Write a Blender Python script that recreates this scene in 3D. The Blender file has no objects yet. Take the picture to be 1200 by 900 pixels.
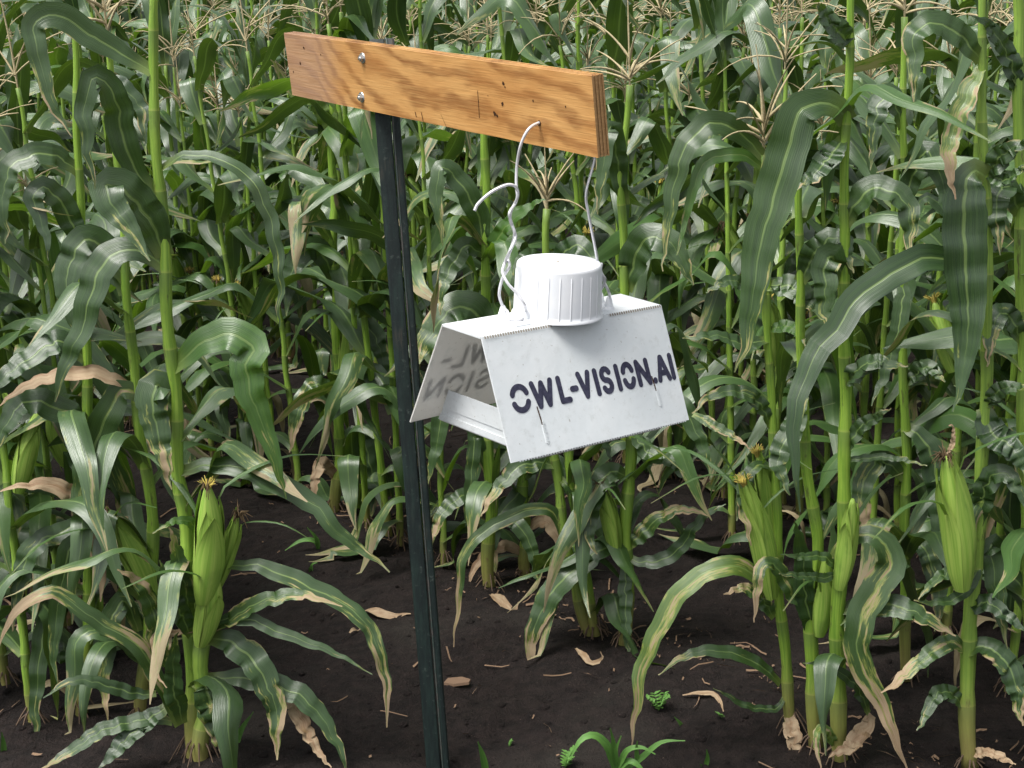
import bpy, math, random
import numpy as np
from mathutils import Vector, Matrix, noise
R = math.radians
rng = random.Random(7)
scene = bpy.context.scene
COL = scene.collection

# ------------------------------------------------------------------ camera
FPX, CAM_H, YH, ROLL = 2000.0, 1.82, -90.0, R(2.0)
PITCH = math.atan((450 - YH) / FPX)
cF = Vector((0, math.cos(PITCH), -math.sin(PITCH)))
r0 = Vector((1, 0, 0)); u0 = r0.cross(cF)
cR = r0 * math.cos(ROLL) - u0 * math.sin(ROLL)
cU = u0 * math.cos(ROLL) + r0 * math.sin(ROLL)
CAM = Vector((0, 0, CAM_H))
cam_d = bpy.data.cameras.new('camera')
cam_d.sensor_width = 36; cam_d.lens = FPX / 1200 * 36
cam_d.clip_start = 0.05; cam_d.clip_end = 2000
cam = bpy.data.objects.new('camera', cam_d); COL.objects.link(cam)
cam.matrix_world = Matrix(((cR.x, cU.x, -cF.x, CAM.x), (cR.y, cU.y, -cF.y, CAM.y), (cR.z, cU.z, -cF.z, CAM.z), (0, 0, 0, 1)))
scene.camera = cam

# ------------------------------------------------------------------ light
SUN_EL, SUN_AZ = R(66), R(238)          # azimuth clockwise from +Y: high, from the left
world = bpy.data.worlds.new('World'); scene.world = world; world.use_nodes = True
wn = world.node_tree; wn.nodes.clear()
sky = wn.nodes.new('ShaderNodeTexSky'); sky.sky_type = 'NISHITA'; sky.sun_disc = False
sky.sun_elevation = SUN_EL; sky.sun_rotation = SUN_AZ; sky.dust_density = 3.0; sky.air_density = 1.0
hs = wn.nodes.new('ShaderNodeHueSaturation'); hs.inputs['Saturation'].default_value = 0.22
bg = wn.nodes.new('ShaderNodeBackground'); bg.inputs['Strength'].default_value = 0.125
wo = wn.nodes.new('ShaderNodeOutputWorld')
wn.links.new(sky.outputs[0], hs.inputs['Color']); wn.links.new(hs.outputs[0], bg.inputs[0]); wn.links.new(bg.outputs[0], wo.inputs[0])
sd = bpy.data.lights.new('sun', 'SUN'); sd.energy = 2.9; sd.angle = R(28); sd.color = (1, 0.97, 0.92)
sun = bpy.data.objects.new('sun', sd); COL.objects.link(sun)
sdir = Vector((math.sin(SUN_AZ) * math.cos(SUN_EL), math.cos(SUN_AZ) * math.cos(SUN_EL), math.sin(SUN_EL)))
sun.rotation_euler = sdir.to_track_quat('Z', 'Y').to_euler(); sun.location = (0, 0, 10)
scene.view_settings.view_transform = 'Standard'; scene.view_settings.look = 'None'
scene.view_settings.exposure = 0.85; scene.view_settings.gamma = 1
scene.cycles.max_bounces = 6; scene.cycles.transmission_bounces = 4; scene.cycles.diffuse_bounces = 2

# ------------------------------------------------------------------ pixel helpers (photo pixels, 1200 x 900)
def ray(px, py): return cF + cR * ((px - 600) / FPX) - cU * ((py - 450) / FPX)
def at(px, py, Y):
    d = ray(px, py); return CAM + d * ((Y - CAM.y) / d.y)
def ground_pt(px, py):
    d = ray(px, py); return CAM + d * (-CAM.z / d.z)
def project(p):
    d = p - CAM; z = d.dot(cF)
    return (600 + FPX * d.dot(cR) / z, 450 - FPX * d.dot(cU) / z, z)

# ------------------------------------------------------------------ node material helper
class NT:
    def __init__(s, name):
        s.m = bpy.data.materials.new(name); s.m.use_nodes = True
        s.t = s.m.node_tree; s.t.nodes.clear()
        s.out = s.t.nodes.new('ShaderNodeOutputMaterial')
    def n(s, typ, ins=None, **kw):
        nd = s.t.nodes.new(typ)
        for k, v in kw.items(): setattr(nd, k, v)
        for k, v in (ins or {}).items(): s.set(nd.inputs[k], v)
        return nd
    def set(s, inp, v):
        if isinstance(v, bpy.types.NodeSocket): s.t.links.new(v, inp)
        elif isinstance(v, bpy.types.Node): s.t.links.new(v.outputs[0], inp)
        else:
            if isinstance(v, tuple) and len(v) == 3 and inp.type == 'RGBA': v = v + (1,)
            inp.default_value = v
    def math(s, op, a, b=0.0, c=None, clamp=False):
        nd = s.n('ShaderNodeMath', operation=op, use_clamp=clamp); s.set(nd.inputs[0], a); s.set(nd.inputs[1], b)
        if c is not None: s.set(nd.inputs[2], c)
        return nd.outputs[0]
    def smooth(s, v, lo, hi, a=0.0, b=1.0):
        nd = s.n('ShaderNodeMapRange', interpolation_type='SMOOTHSTEP')
        for i, x in enumerate((v, lo, hi, a, b)): s.set(nd.inputs[i], x)
        return nd.outputs[0]
    def mix(s, f, a, b, blend='MIX'):
        nd = s.n('ShaderNodeMix', data_type='RGBA', blend_type=blend)
        s.set(nd.inputs[0], f); s.set(nd.inputs[6], a); s.set(nd.inputs[7], b)
        return nd.outputs[2]
    def noise(s, vec, scale, detail=3.0, rough=0.55, dist=0.0):
        nd = s.n('ShaderNodeTexNoise', {'Scale': scale, 'Detail': detail, 'Roughness': rough, 'Distortion': dist})
        if vec is not None: s.set(nd.inputs['Vector'], vec)
        return nd.outputs[0]
    def comb(s, x, y, z=0.0):
        nd = s.n('ShaderNodeCombineXYZ')
        for i, v in enumerate((x, y, z)): s.set(nd.inputs[i], v)
        return nd.outputs[0]
    def bump(s, h, strength, dist):
        return s.n('ShaderNodeBump', {'Height': h, 'Strength': strength, 'Distance': dist}).outputs[0]
    def bsdf(s, col, rough=0.5, spec=0.5, normal=None, metal=0.0, coat=0.0):
        nd = s.n('ShaderNodeBsdfPrincipled', {'Base Color': col, 'Roughness': rough, 'Specular IOR Level': spec, 'Metallic': metal, 'Coat Weight': coat})
        if normal is not None: s.set(nd.inputs['Normal'], normal)
        return nd.outputs[0]
    def finish(s, sh):
        s.t.links.new(sh, s.out.inputs[0]); return s.m

def leaf_material(name, dis, base_a, base_b, tan_all=0.0, transl=0.13):
    n = NT(name)
    uv = n.n('ShaderNodeUVMap'); sp = n.n('ShaderNodeSeparateXYZ', {0: uv.outputs[0]})
    u, v = sp.outputs[0], sp.outputs[1]
    att = n.n('ShaderNodeAttribute', attribute_name='rnd'); oi = n.n('ShaderNodeObjectInfo')
    rnd = n.math('FRACT', n.math('ADD', att.outputs['Fac'], oi.outputs['Random']))
    rz = n.math('MULTIPLY', rnd, 87.0)
    au = n.math('ABSOLUTE', n.math('MULTIPLY', n.math('SUBTRACT', u, 0.5), 2.0))
    long_n = n.noise(n.comb(n.math('MULTIPLY', u, 9.0), n.math('MULTIPLY', v, 1.6), rz), 1.0, 3.0)
    patch = n.noise(n.comb(n.math('MULTIPLY', u, 2.6), n.math('MULTIPLY', v, 3.4), n.math('ADD', rz, 9.0)), 1.0, 5.0, 0.68)
    fine = n.noise(n.comb(n.math('MULTIPLY', u, 60.0), n.math('MULTIPLY', v, 3.0), rz), 1.0, 2.0)
    col = n.mix(n.smooth(long_n, 0.3, 0.7), base_a, base_b)
    col = n.mix(n.math('MULTIPLY', rnd, 0.35), col, (0.05, 0.105, 0.015))
    col = n.mix(n.smooth(fine, 0.42, 0.62, 0.0, 0.4), col, (0.065, 0.12, 0.035))
    # paler towards the collar
    col = n.mix(n.smooth(v, 0.12, 0.0, 0.0, 0.5), col, (0.26, 0.33, 0.08))
    # midrib
    mw = n.smooth(v, 0.0, 1.0, 0.11, 0.04)
    mid = n.math('MULTIPLY', n.smooth(n.math('DIVIDE', au, mw), 1.25, 0.4), n.smooth(v, 0.95, 0.4, 0.05, 0.65))
    col = n.mix(mid, col, (0.19, 0.28, 0.08))
    # dying tissue: streaks along the blade and burnt edges
    en = n.noise(n.comb(n.math('MULTIPLY', n.math('ROUND', u), 7.0), n.math('MULTIPLY', v, 5.0), n.math('ADD', rz, 31.0)), 1.0, 3.0, 0.6)
    edge = n.math('MULTIPLY', n.math('POWER', au, 3.0), n.smooth(en, 0.45, 0.72, -0.04, 0.22))
    tipb = n.smooth(v, 0.45, 1.0, -0.03, 0.16)
    streak = n.math('ADD', n.math('MULTIPLY', long_n, 0.17), n.math('MULTIPLY', patch, 0.85))
    score = n.math('ADD', n.math('ADD', streak, edge), n.math('ADD', tipb, n.math('MULTIPLY', n.math('SUBTRACT', rnd, 0.5), 0.09)))
    th = 0.82 - dis
    yel = n.smooth(score, th - 0.045, th + 0.01)
    tan = n.smooth(score, th - 0.005, th + 0.045)
    col = n.mix(n.math('MULTIPLY', yel, 0.75), col, (0.30, 0.33, 0.07))
    tcol = n.mix(n.smooth(fine, 0.35, 0.65), (0.30, 0.185, 0.095), (0.16, 0.09, 0.045))
    tcol = n.mix(n.smooth(patch, 0.35, 0.6), tcol, (0.36, 0.265, 0.16))
    col = n.mix(n.math('MAXIMUM', tan, tan_all), col, tcol)
    geo = n.n('ShaderNodeNewGeometry')
    col = n.mix(n.math('MULTIPLY', geo.outputs['Backfacing'], 0.3), col, (0.08, 0.14, 0.055))
    veins = n.math('SINE', n.math('MULTIPLY', u, 130.0))
    h = n.math('ADD', n.math('MULTIPLY', veins, 0.25), n.math('ADD', fine, n.math('MULTIPLY', mid, -2.0)))
    nb = n.bump(h, 0.35, 0.0015)
    rough = n.mix(tan, n.mix(patch, (0.26, 0.26, 0.26), (0.46, 0.46, 0.46)), (0.75, 0.75, 0.75))
    p = n.bsdf(col, rough, 0.8, nb)
    tr = n.n('ShaderNodeBsdfTranslucent', {'Color': n.mix(0.65, col, (0.17, 0.31, 0.012) if not tan_all else (0.4, 0.25, 0.1))})
    mx = n.n('ShaderNodeMixShader', {0: transl, 1: p, 2: tr.outputs[0]})
    return n.finish(mx.outputs[0])

M = {}
GA, GB = (0.008, 0.027, 0.009), (0.023, 0.060, 0.012)
M['g'] = leaf_material('leaf_green', 0.10, GA, GB)
M['d'] = leaf_material('leaf_streaked', 0.228, (0.018, 0.046, 0.013), (0.036, 0.078, 0.02))
M['y'] = leaf_material('leaf_yellowing', 0.25, (0.08, 0.15, 0.03), (0.15, 0.21, 0.03))
M['b'] = leaf_material('leaf_bright', 0.12, (0.035, 0.105, 0.014), (0.065, 0.16, 0.02), transl=0.32)
M['t'] = leaf_material('leaf_dry', 0.5, (0.2, 0.16, 0.07), (0.3, 0.22, 0.1), tan_all=0.92)

def stalk_material():
    n = NT('stalk_green')
    uv = n.n('ShaderNodeUVMap'); sp = n.n('ShaderNodeSeparateXYZ', {0: uv.outputs[0]}); u, v = sp.outputs[0], sp.outputs[1]
    ph = n.math('FRACT', v)
    oi = n.n('ShaderNodeObjectInfo'); att = n.n('ShaderNodeAttribute', attribute_name='rnd')
    rnd = n.math('FRACT', n.math('ADD', att.outputs['Fac'], oi.outputs['Random']))
    st = n.noise(n.comb(n.math('MULTIPLY', u, 22.0), n.math('MULTIPLY', v, 1.2), n.math('MULTIPLY', rnd, 50.0)), 1.0, 3.0)
    col = n.mix(n.smooth(st, 0.3, 0.7), (0.13, 0.255, 0.024), (0.26, 0.41, 0.05))
    col = n.mix(n.math('MULTIPLY', rnd, 0.35), col, (0.21, 0.28, 0.08))
    col = n.mix(n.smooth(ph, 0.6, 0.97, 0.0, 0.55), col, (0.09, 0.14, 0.04))
    col = n.mix(n.smooth(ph, 0.05, 0.0, 0.0, 0.6), col, (0.30, 0.35, 0.09))
    sm = n.noise(n.comb(n.math('MULTIPLY', u, 5.0), n.math('MULTIPLY', v, 2.2), n.math('MULTIPLY', rnd, 33.0)), 1.0, 4.0, 0.7)
    col = n.mix(n.smooth(sm, 0.58, 0.70, 0.0, 0.7), col, (0.055, 0.04, 0.025))
    low = n.smooth(v, 1.6, 0.3)
    col = n.mix(n.math('MULTIPLY', low, 0.65), col, (0.24, 0.15, 0.07))
    nb = n.bump(st, 0.3, 0.002)
    return n.finish(n.bsdf(col, 0.5, 0.4, nb))
M['stalk'] = stalk_material()

def streak_material(name, a, b, c, rough=0.55, us=26.0, vs=1.2):
    n = NT(name)
    uv = n.n('ShaderNodeUVMap'); sp = n.n('ShaderNodeSeparateXYZ', {0: uv.outputs[0]}); u, v = sp.outputs[0], sp.outputs[1]
    oi = n.n('ShaderNodeObjectInfo')
    st = n.noise(n.comb(n.math('MULTIPLY', u, us), n.math('MULTIPLY', v, vs), n.math('MULTIPLY', oi.outputs['Random'], 40.0)), 1.0, 3.0)
    pt = n.noise(n.comb(n.math('MULTIPLY', u, 3.0), n.math('MULTIPLY', v, 3.0), n.math('MULTIPLY', oi.outputs['Random'], 20.0)), 1.0, 3.0)
    col = n.mix(n.smooth(st, 0.3, 0.7), a, b)
    col = n.mix(n.smooth(pt, 0.55, 0.75, 0.0, 0.6), col, c)
    return n.finish(n.bsdf(col, rough, 0.4, n.bump(st, 0.4, 0.002)))
M['husk'] = streak_material('ear_husk', (0.18, 0.32, 0.04), (0.32, 0.45, 0.085), (0.12, 0.21, 0.035))
M['silk'] = streak_material('silk_brown', (0.06, 0.038, 0.02), (0.13, 0.085, 0.035), (0.03, 0.018, 0.01), 0.8)
M['silky'] = streak_material('silk_yellow', (0.55, 0.47, 0.10), (0.45, 0.33, 0.08), (0.3, 0.2, 0.06), 0.8)
M['tassel'] = streak_material('tassel_straw', (0.34, 0.28, 0.15), (0.46, 0.39, 0.24), (0.28, 0.20, 0.13), 0.85, 3, 30)
M['straw'] = streak_material('straw_litter', (0.13, 0.08, 0.05), (0.23, 0.15, 0.09), (0.07, 0.045, 0.03), 0.9)
M['root'] = streak_material('root_soiled', (0.09, 0.06, 0.045), (0.15, 0.10, 0.06), (0.04, 0.028, 0.022), 0.9)
M['weed'] = streak_material('weed_leaf', (0.06, 0.16, 0.025), (0.10, 0.22, 0.04), (0.04, 0.10, 0.025), 0.5)

def soil_material():
    n = NT('soil')
    tc = n.n('ShaderNodeNewGeometry'); P = tc.outputs['Position']
    a = n.noise(P, 2.2, 5.0, 0.6); b = n.noise(P, 28.0, 6.0, 0.7); c = n.noise(P, 150.0, 4.0, 0.7)
    col = n.mix(n.smooth(b, 0.3, 0.7), (0.010, 0.0067, 0.0058), (0.034, 0.023, 0.0202))
    col = n.mix(n.smooth(a, 0.5, 0.72, 0.0, 0.6), col, (0.05, 0.044, 0.036))
    sp = n.noise(P, 210.0, 2.0, 0.5)
    col = n.mix(n.smooth(sp, 0.70, 0.76, 0.0, 0.6), col, (0.2, 0.15, 0.12))
    h = n.math('ADD', n.math('MULTIPLY', b, 1.3), n.math('MULTIPLY', c, 0.8))
    wet = n.mix(n.smooth(a, 0.35, 0.6), (0.6, 0.6, 0.6), (0.95, 0.95, 0.95))
    return n.finish(n.bsdf(col, wet, 0.25, n.bump(h, 1.0, 0.03)))
M['soil'] = soil_material()

def wood_material(name, ply=False):
    n = NT(name)
    tc = n.n('ShaderNodeTexCoord'); sp = n.n('ShaderNodeSeparateXYZ', {0: tc.outputs['Object']}); x, y, z = sp.outputs
    w1 = n.noise(n.comb(n.math('MULTIPLY', x, 2.6), 0.0, n.math('MULTIPLY', z, 5.0)), 1.0, 3.0, 0.55, 0.3)
    w2 = n.noise(n.comb(n.math('MULTIPLY', x, 14.0), 5.0, n.math('MULTIPLY', z, 60.0)), 1.0, 2.0, 0.5)
    blot0 = n.noise(n.comb(n.math('MULTIPLY', x, 3.0), 8.0, n.math('MULTIPLY', z, 20.0)), 1.0, 4.0, 0.65)
    ex = n.math('POWER', 2.718, n.math('MULTIPLY', n.math('ADD', x, 0.30), -6.0))
    q = n.math('SUBTRACT', z, n.math('MULTIPLY', n.math('MINIMUM', ex, 2.5), 0.085))
    ring = n.math('ADD', n.math('MULTIPLY', n.math('ADD', q, n.math('MULTIPLY', blot0, 0.012)), 40.0), n.math('ADD', n.math('MULTIPLY', w1, 6.5), n.math('ADD', n.math('MULTIPLY', x, 1.2), n.math('MULTIPLY', w2, 1.1))))
    tri = n.math('PINGPONG', ring, 1.0)
    fib = n.noise(n.comb(n.math('MULTIPLY', x, 9.0), n.math('MULTIPLY', y, 100.0), n.math('MULTIPLY', z, 260.0)), 1.0, 3.0, 0.6)
    blot = n.noise(n.comb(n.math('MULTIPLY', x, 5.0), 3.0, n.math('MULTIPLY', z, 14.0)), 1.0, 3.0)
    col = n.mix(n.math('MULTIPLY', n.smooth(tri, 0.3, 0.9, 0.0, 0.95), n.smooth(blot0, 0.25, 0.6, 0.6, 1.0)), (0.57, 0.30, 0.10), (0.25, 0.10, 0.026))
    col = n.mix(n.smooth(fib, 0.35, 0.7, 0.0, 0.4), col, (0.62, 0.36, 0.13))
    col = n.mix(n.smooth(blot, 0.42, 0.68, 0.0, 0.45), col, (0.42, 0.18, 0.045))
    # weathered grey-pink end
    wea = n.math('MULTIPLY', n.smooth(n.math('ADD', x, n.math('MULTIPLY', blot, 0.12)), -0.22, -0.40), 0.7)
    wc = n.mix(n.smooth(fib, 0.3, 0.7), (0.44, 0.28, 0.19), (0.32, 0.18, 0.11))
    col = n.mix(wea, col, wc)
    if ply:
        col = n.mix(n.noise(n.comb(n.math('MULTIPLY', x, 500.0), n.math('MULTIPLY', y, 900.0), n.math('MULTIPLY', z, 260.0)), 1.0, 3.0), (0.22, 0.11, 0.04), (0.62, 0.37, 0.16))
    h = n.math('ADD', fib, n.math('MULTIPLY', tri, 0.4))
    return n.finish(n.bsdf(col, 0.55, 0.35, n.bump(h, 0.5, 0.0015)))
M['wood'] = wood_material('plywood_face'); M['ply'] = wood_material('plywood_edge', True)

def plain(name, col, col2=None, rough=0.5, spec=0.5, metal=0.0, scale=40.0, bump=0.0, transl=0.0):
    n = NT(name)
    tc = n.n('ShaderNodeTexCoord')
    nz = n.noise(tc.outputs['Object'], scale, 5.0, 0.65)
    c = n.mix(n.smooth(nz, 0.35, 0.7), col, col2 or col)
    p = n.bsdf(c, rough, spec, n.bump(nz, bump, 0.002) if bump else None, metal)
    if transl:
        tr = n.n('ShaderNodeBsdfTranslucent', {'Color': c})
        p = n.n('ShaderNodeMixShader', {0: transl, 1: p, 2: tr.outputs[0]}).outputs[0]
    return n.finish(p)
def post_material():
    n = NT('post_green_paint'); tc = n.n('ShaderNodeTexCoord'); P = tc.outputs['Object']
    sp = n.n('ShaderNodeSeparateXYZ', {0: P})
    st = n.noise(n.comb(n.math('MULTIPLY', sp.outputs[0], 90.0), n.math('MULTIPLY', sp.outputs[1], 90.0), n.math('MULTIPLY', sp.outputs[2], 7.0)), 1.0, 5.0, 0.7)
    fl = n.noise(P, 75.0, 4.0, 0.7); big = n.noise(P, 6.0, 3.0, 0.6)
    c = n.mix(n.smooth(st, 0.35, 0.7), (0.004, 0.009, 0.009), (0.011, 0.024, 0.020))
    c = n.mix(n.smooth(fl, 0.60, 0.70, 0.0, 0.6), c, (0.055, 0.07, 0.062))
    c = n.mix(n.math('MULTIPLY', n.smooth(big, 0.52, 0.66), n.smooth(st, 0.45, 0.65, 0.0, 0.7)), c, (0.055, 0.036, 0.027))
    return n.finish(n.bsdf(c, 0.6, 0.35, n.bump(n.math('ADD', st, fl), 0.4, 0.002)))
M['post'] = post_material()
M['rust'] = plain('post_worn_edge', (0.03, 0.05, 0.042), (0.07, 0.06, 0.055), 0.6, 0.4, 0, 60, 0.4)
def panel_material(name, a, b, transl):
    n = NT(name); tc = n.n('ShaderNodeTexCoord'); P = tc.outputs['Object']
    big = n.noise(P, 9.0, 4.0, 0.6); sp = n.noise(P, 120.0, 3.0, 0.6); md = n.noise(P, 38.0, 5.0, 0.7)
    c = n.mix(n.smooth(big, 0.35, 0.7), a, b)
    c = n.mix(n.smooth(md, 0.5, 0.75, 0.0, 0.4), c, (0.5, 0.52, 0.5))
    c = n.mix(n.smooth(sp, 0.67, 0.73, 0.0, 0.6), c, (0.3, 0.27, 0.22))
    p = n.bsdf(c, 0.5, 0.35, n.bump(n.math('ADD', big, n.math('MULTIPLY', md, 0.1)), 0.25, 0.01))
    tr = n.n('ShaderNodeBsdfTranslucent', {'Color': c})
    return n.finish(n.n('ShaderNodeMixShader', {0: transl, 1: p, 2: tr.outputs[0]}).outputs[0])
M['panel'] = panel_material('white_corrugated_plastic', (0.74, 0.78, 0.795), (0.79, 0.82, 0.83), 0.2)
M['inner'] = panel_material('white_corrugated_plastic_back', (0.74, 0.73, 0.70), (0.78, 0.77, 0.74), 0.42)
M['lid'] = plain('white_moulded_plastic', (0.70, 0.72, 0.75), (0.75, 0.76, 0.78), 0.42, 0.5, 0, 18, 0.03)
M['ink'] = plain('stencil_paint', (0.022, 0.022, 0.045), (0.05, 0.05, 0.085), 0.7, 0.3, 0, 130)
M['wire'] = plain('galvanised_wire', (0.62, 0.62, 0.64), (0.72, 0.72, 0.74), 0.35, 0.5, 0.3, 60)
M['zinc'] = plain('zinc_bolt', (0.45, 0.47, 0.47), (0.6, 0.6, 0.6), 0.35, 0.5, 0.85, 300)
M['hole'] = plain('dark_hole', (0.03, 0.013, 0.006), (0.08, 0.035, 0.012), 0.9, 0.2, 0, 400)
M['rustspot'] = plain('rust_drop', (0.42, 0.20, 0.03), (0.3, 0.11, 0.015), 0.6, 0.3, 0, 300)
M['perf'] = plain('perforation_shade', (0.22, 0.19, 0.16), (0.4, 0.36, 0.3), 0.8, 0.2, 0, 300)

# ------------------------------------------------------------------ mesh collector
class Geo:
    def __init__(s): s.v = []; s.f = []; s.uv = []; s.mi = []; s.rnd = []
    def add(s, verts, faces, uvs=None, mi=0, rnd=0.0):
        o = len(s.v); s.v += [tuple(v) for v in verts]
        s.f += [tuple(i + o for i in f) for f in faces]; s.mi += [mi] * len(faces)
        s.uv += list(uvs) if uvs else [(0.0, 0.0)] * len(verts); s.rnd += [rnd] * len(verts)
        return s
    def mesh(s, name, mats, smooth=True):
        me = bpy.data.meshes.new(name)
        me.from_pydata(s.v, [], s.f); 
        for m in mats: me.materials.append(m)
        me.polygons.foreach_set('material_index', s.mi)
        me.polygons.foreach_set('use_smooth', [smooth] * len(s.f))
        li = np.empty(len(me.loops), np.int32); me.loops.foreach_get('vertex_index', li)
        uvl = me.uv_layers.new(name='UVMap')
        uvl.data.foreach_set('uv', np.array(s.uv, np.float32)[li].ravel())
        if any(s.rnd):
            a = me.attributes.new('rnd', 'FLOAT', 'POINT'); a.data.foreach_set('value', np.array(s.rnd, np.float32))
        me.update(); return me
    def build(s, name, mats, parent=None, smooth=True):
        if not isinstance(mats, (list, tuple)): mats = [mats]
        o = bpy.data.objects.new(name, s.mesh(name, mats, smooth)); COL.objects.link(o)
        if parent is not None: o.parent = parent
        return o
    def box(s, lo, hi, mi=0, mtx=None):
        vs = [Vector((x, y, z)) for x in (lo[0], hi[0]) for y in (lo[1], hi[1]) for z in (lo[2], hi[2])]
        if mtx: vs = [mtx @ v for v in vs]
        return s.add(vs, [(0, 1, 3, 2), (4, 6, 7, 5), (0, 4, 5, 1), (2, 3, 7, 6), (0, 2, 6, 4), (1, 5, 7, 3)], mi=mi)
    def tube(s, pts, rad, sides=8, mi=0, vs=None, cap=True, rnd=0.0, ridge=None):
        pts = [Vector(p) for p in pts]; n = len(pts)
        rad = rad if isinstance(rad, (list, tuple)) else [rad] * n
        T = [(pts[min(i + 1, n - 1)] - pts[max(i - 1, 0)]).normalized() for i in range(n)]
        a = T[0].orthogonal().normalized(); V, U = [], []
        for i in range(n):
            a = (a - T[i] * a.dot(T[i])).normalized(); b = T[i].cross(a)
            for k in range(sides):
                an = 2 * math.pi * k / sides; rr = rad[i] * (ridge(an, i / (n - 1)) if ridge else 1)
                V.append(pts[i] + (a * math.cos(an) + b * math.sin(an)) * rr)
                U.append((k / sides, vs[i] if vs else i / (n - 1)))
        Fs = [(i * sides + k, i * sides + (k + 1) % sides, (i + 1) * sides + (k + 1) % sides, (i + 1) * sides + k) for i in range(n - 1) for k in range(sides)]
        if cap: Fs += [tuple(range(sides))[::-1], tuple((n - 1) * sides + k for k in range(sides))]
        return s.add(V, Fs, U, mi, rnd)

def tag(o, label=None, cat=None, group=None, kind=None):
    for k, v in (('label', label), ('category', cat), ('group', group), ('kind', kind)):
        if v: o[k] = v
    return o
def empty(name, loc, label=None, cat=None, group=None):
    o = bpy.data.objects.new(name, None); COL.objects.link(o); o.location = loc; o.empty_display_size = 0.1
    return tag(o, label, cat, group)
def catmull(ps, n):
    ps = [Vector(p) for p in ps]
    if len(ps) == 2: return [ps[0].lerp(ps[1], i / (n - 1)) for i in range(n)]
    q = [ps[0] * 2 - ps[1]] + ps + [ps[-1] * 2 - ps[-2]]
    d = [0.0]
    for i in range(1, len(ps)): d.append(d[-1] + (ps[i] - ps[i - 1]).length)
    out = []
    for i in range(n):
        s = d[-1] * i / (n - 1); k = 0
        while k < len(ps) - 2 and d[k + 1] < s: k += 1
        t = (s - d[k]) / max(d[k + 1] - d[k], 1e-9)
        a, b, c, e = q[k:k + 4]
        out.append(0.5 * ((2 * b) + (c - a) * t + (2 * a - 5 * b + 4 * c - e) * t * t + (3 * b - a - 3 * c + e) * t ** 3))
    return out
def sstep(x): x = min(1, max(0, x)); return x * x * (3 - 2 * x)

# ------------------------------------------------------------------ corn leaf blade
def blade(g, C, S, width, ncol=7, wave=0.18, cup=0.22, rnd=0.0, mi=0, seed=0.0, tipk=1.7, base_w=0.5, torn=0.0):
    """C centre line points, S unit side vectors; width = full width at the widest"""
    n = len(C); V, U, Fs = [], [], []
    L = sum((C[i + 1] - C[i]).length for i in range(n - 1))
    k1, k2 = 2 * math.pi * L / 0.27, 2 * math.pi * L / 0.22
    for i in range(n):
        t = i / (n - 1)
        T = (C[min(i + 1, n - 1)] - C[max(i - 1, 0)]).normalized()
        s = (S[i] - T * S[i].dot(T)).normalized(); N = s.cross(T)
        up = base_w + (1 - base_w) * sstep(t / 0.28)
        dn = 1 - max(0, (t - 0.34) / 0.66) ** tipk
        w = max(0.0015, width * 0.5 * up * dn)
        amp = wave * w * (0.35 + 0.65 * sstep(t / 0.3))
        cu = cup * (1.35 - t)
        for j in range(ncol):
            u = -1 + 2 * j / (ncol - 1); au = abs(u)
            wv = 2.2 * noise.noise(Vector((t * 3.1, seed, 1.7 if u < 0 else 4.1)))
            ph = k1 * t + seed + wv if u < 0 else k2 * t + seed * 1.7 + 2.0 + wv
            ruf = amp * (0.45 + 1.3 * abs(noise.noise(Vector((t * 4.3, seed + 9, u))))) * au ** 2.6 * math.sin(ph) + 0.14 * amp * au * math.sin(ph * 2.1 + 1.0)
            ww = w
            if torn and au > 0.6: ww = w * (1 - torn * max(0, noise.noise(Vector((t * 14, seed * 3 + u, 0.3)))) )
            V.append(C[i] + s * (u * ww * (1 - 0.12 * cu)) + N * (cu * w * au + ruf)); U.append((0.5 + u * 0.5, t))
    for i in range(n - 1):
        for j in range(ncol - 1):
            a = i * ncol + j; Fs.append((a, a + 1, a + ncol + 1, a + ncol))
    g.add(V, Fs, U, mi, rnd); return g

def proc_leaf(g, rg, base, az, length, width, th0, th1, tk, wd, twist=0.0, nseg=22, ncol=7, rnd=0.0, mi=0, wave=0.24, side_bend=0.0):
    C, S = [Vector(base)], []
    ds = length / (nseg - 1); a = az
    tw0 = rg.uniform(-0.2, 0.2)
    for i in range(nseg):
        t = i / (nseg - 1)
        th = th0 + (th1 - th0) * sstep((t - tk) / wd + 0.5) + 0.5 * (noise.noise(Vector((t * 5.0, rnd * 61, 2.0))))
        a = az + side_bend * t + 0.7 * noise.noise(Vector((t * 4.0, rnd * 53, 7.0)))
        d = Vector((math.cos(a) * math.sin(th), math.sin(a) * math.sin(th), math.cos(th)))
        s = Vector((-math.sin(a), math.cos(a), 0))
        q = tw0 + twist * sstep((t - 0.15) / 0.8)
        S.append((Matrix.Rotation(q, 3, d) @ s))
        if C[-1].z + d.z * ds < .02 and base[2] > .02: d = Vector((d.x + .001, d.y, 0.02 * math.sin(i))).normalized()
        if i < nseg - 1: C.append(C[-1] + d * ds)
    return blade(g, C, S, width, ncol, wave, 0.25, rnd, mi, seedf(rnd) * 3, rg.uniform(1.4, 2.1))
def seedf(r): return (r * 37.7) % 6.28

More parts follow.
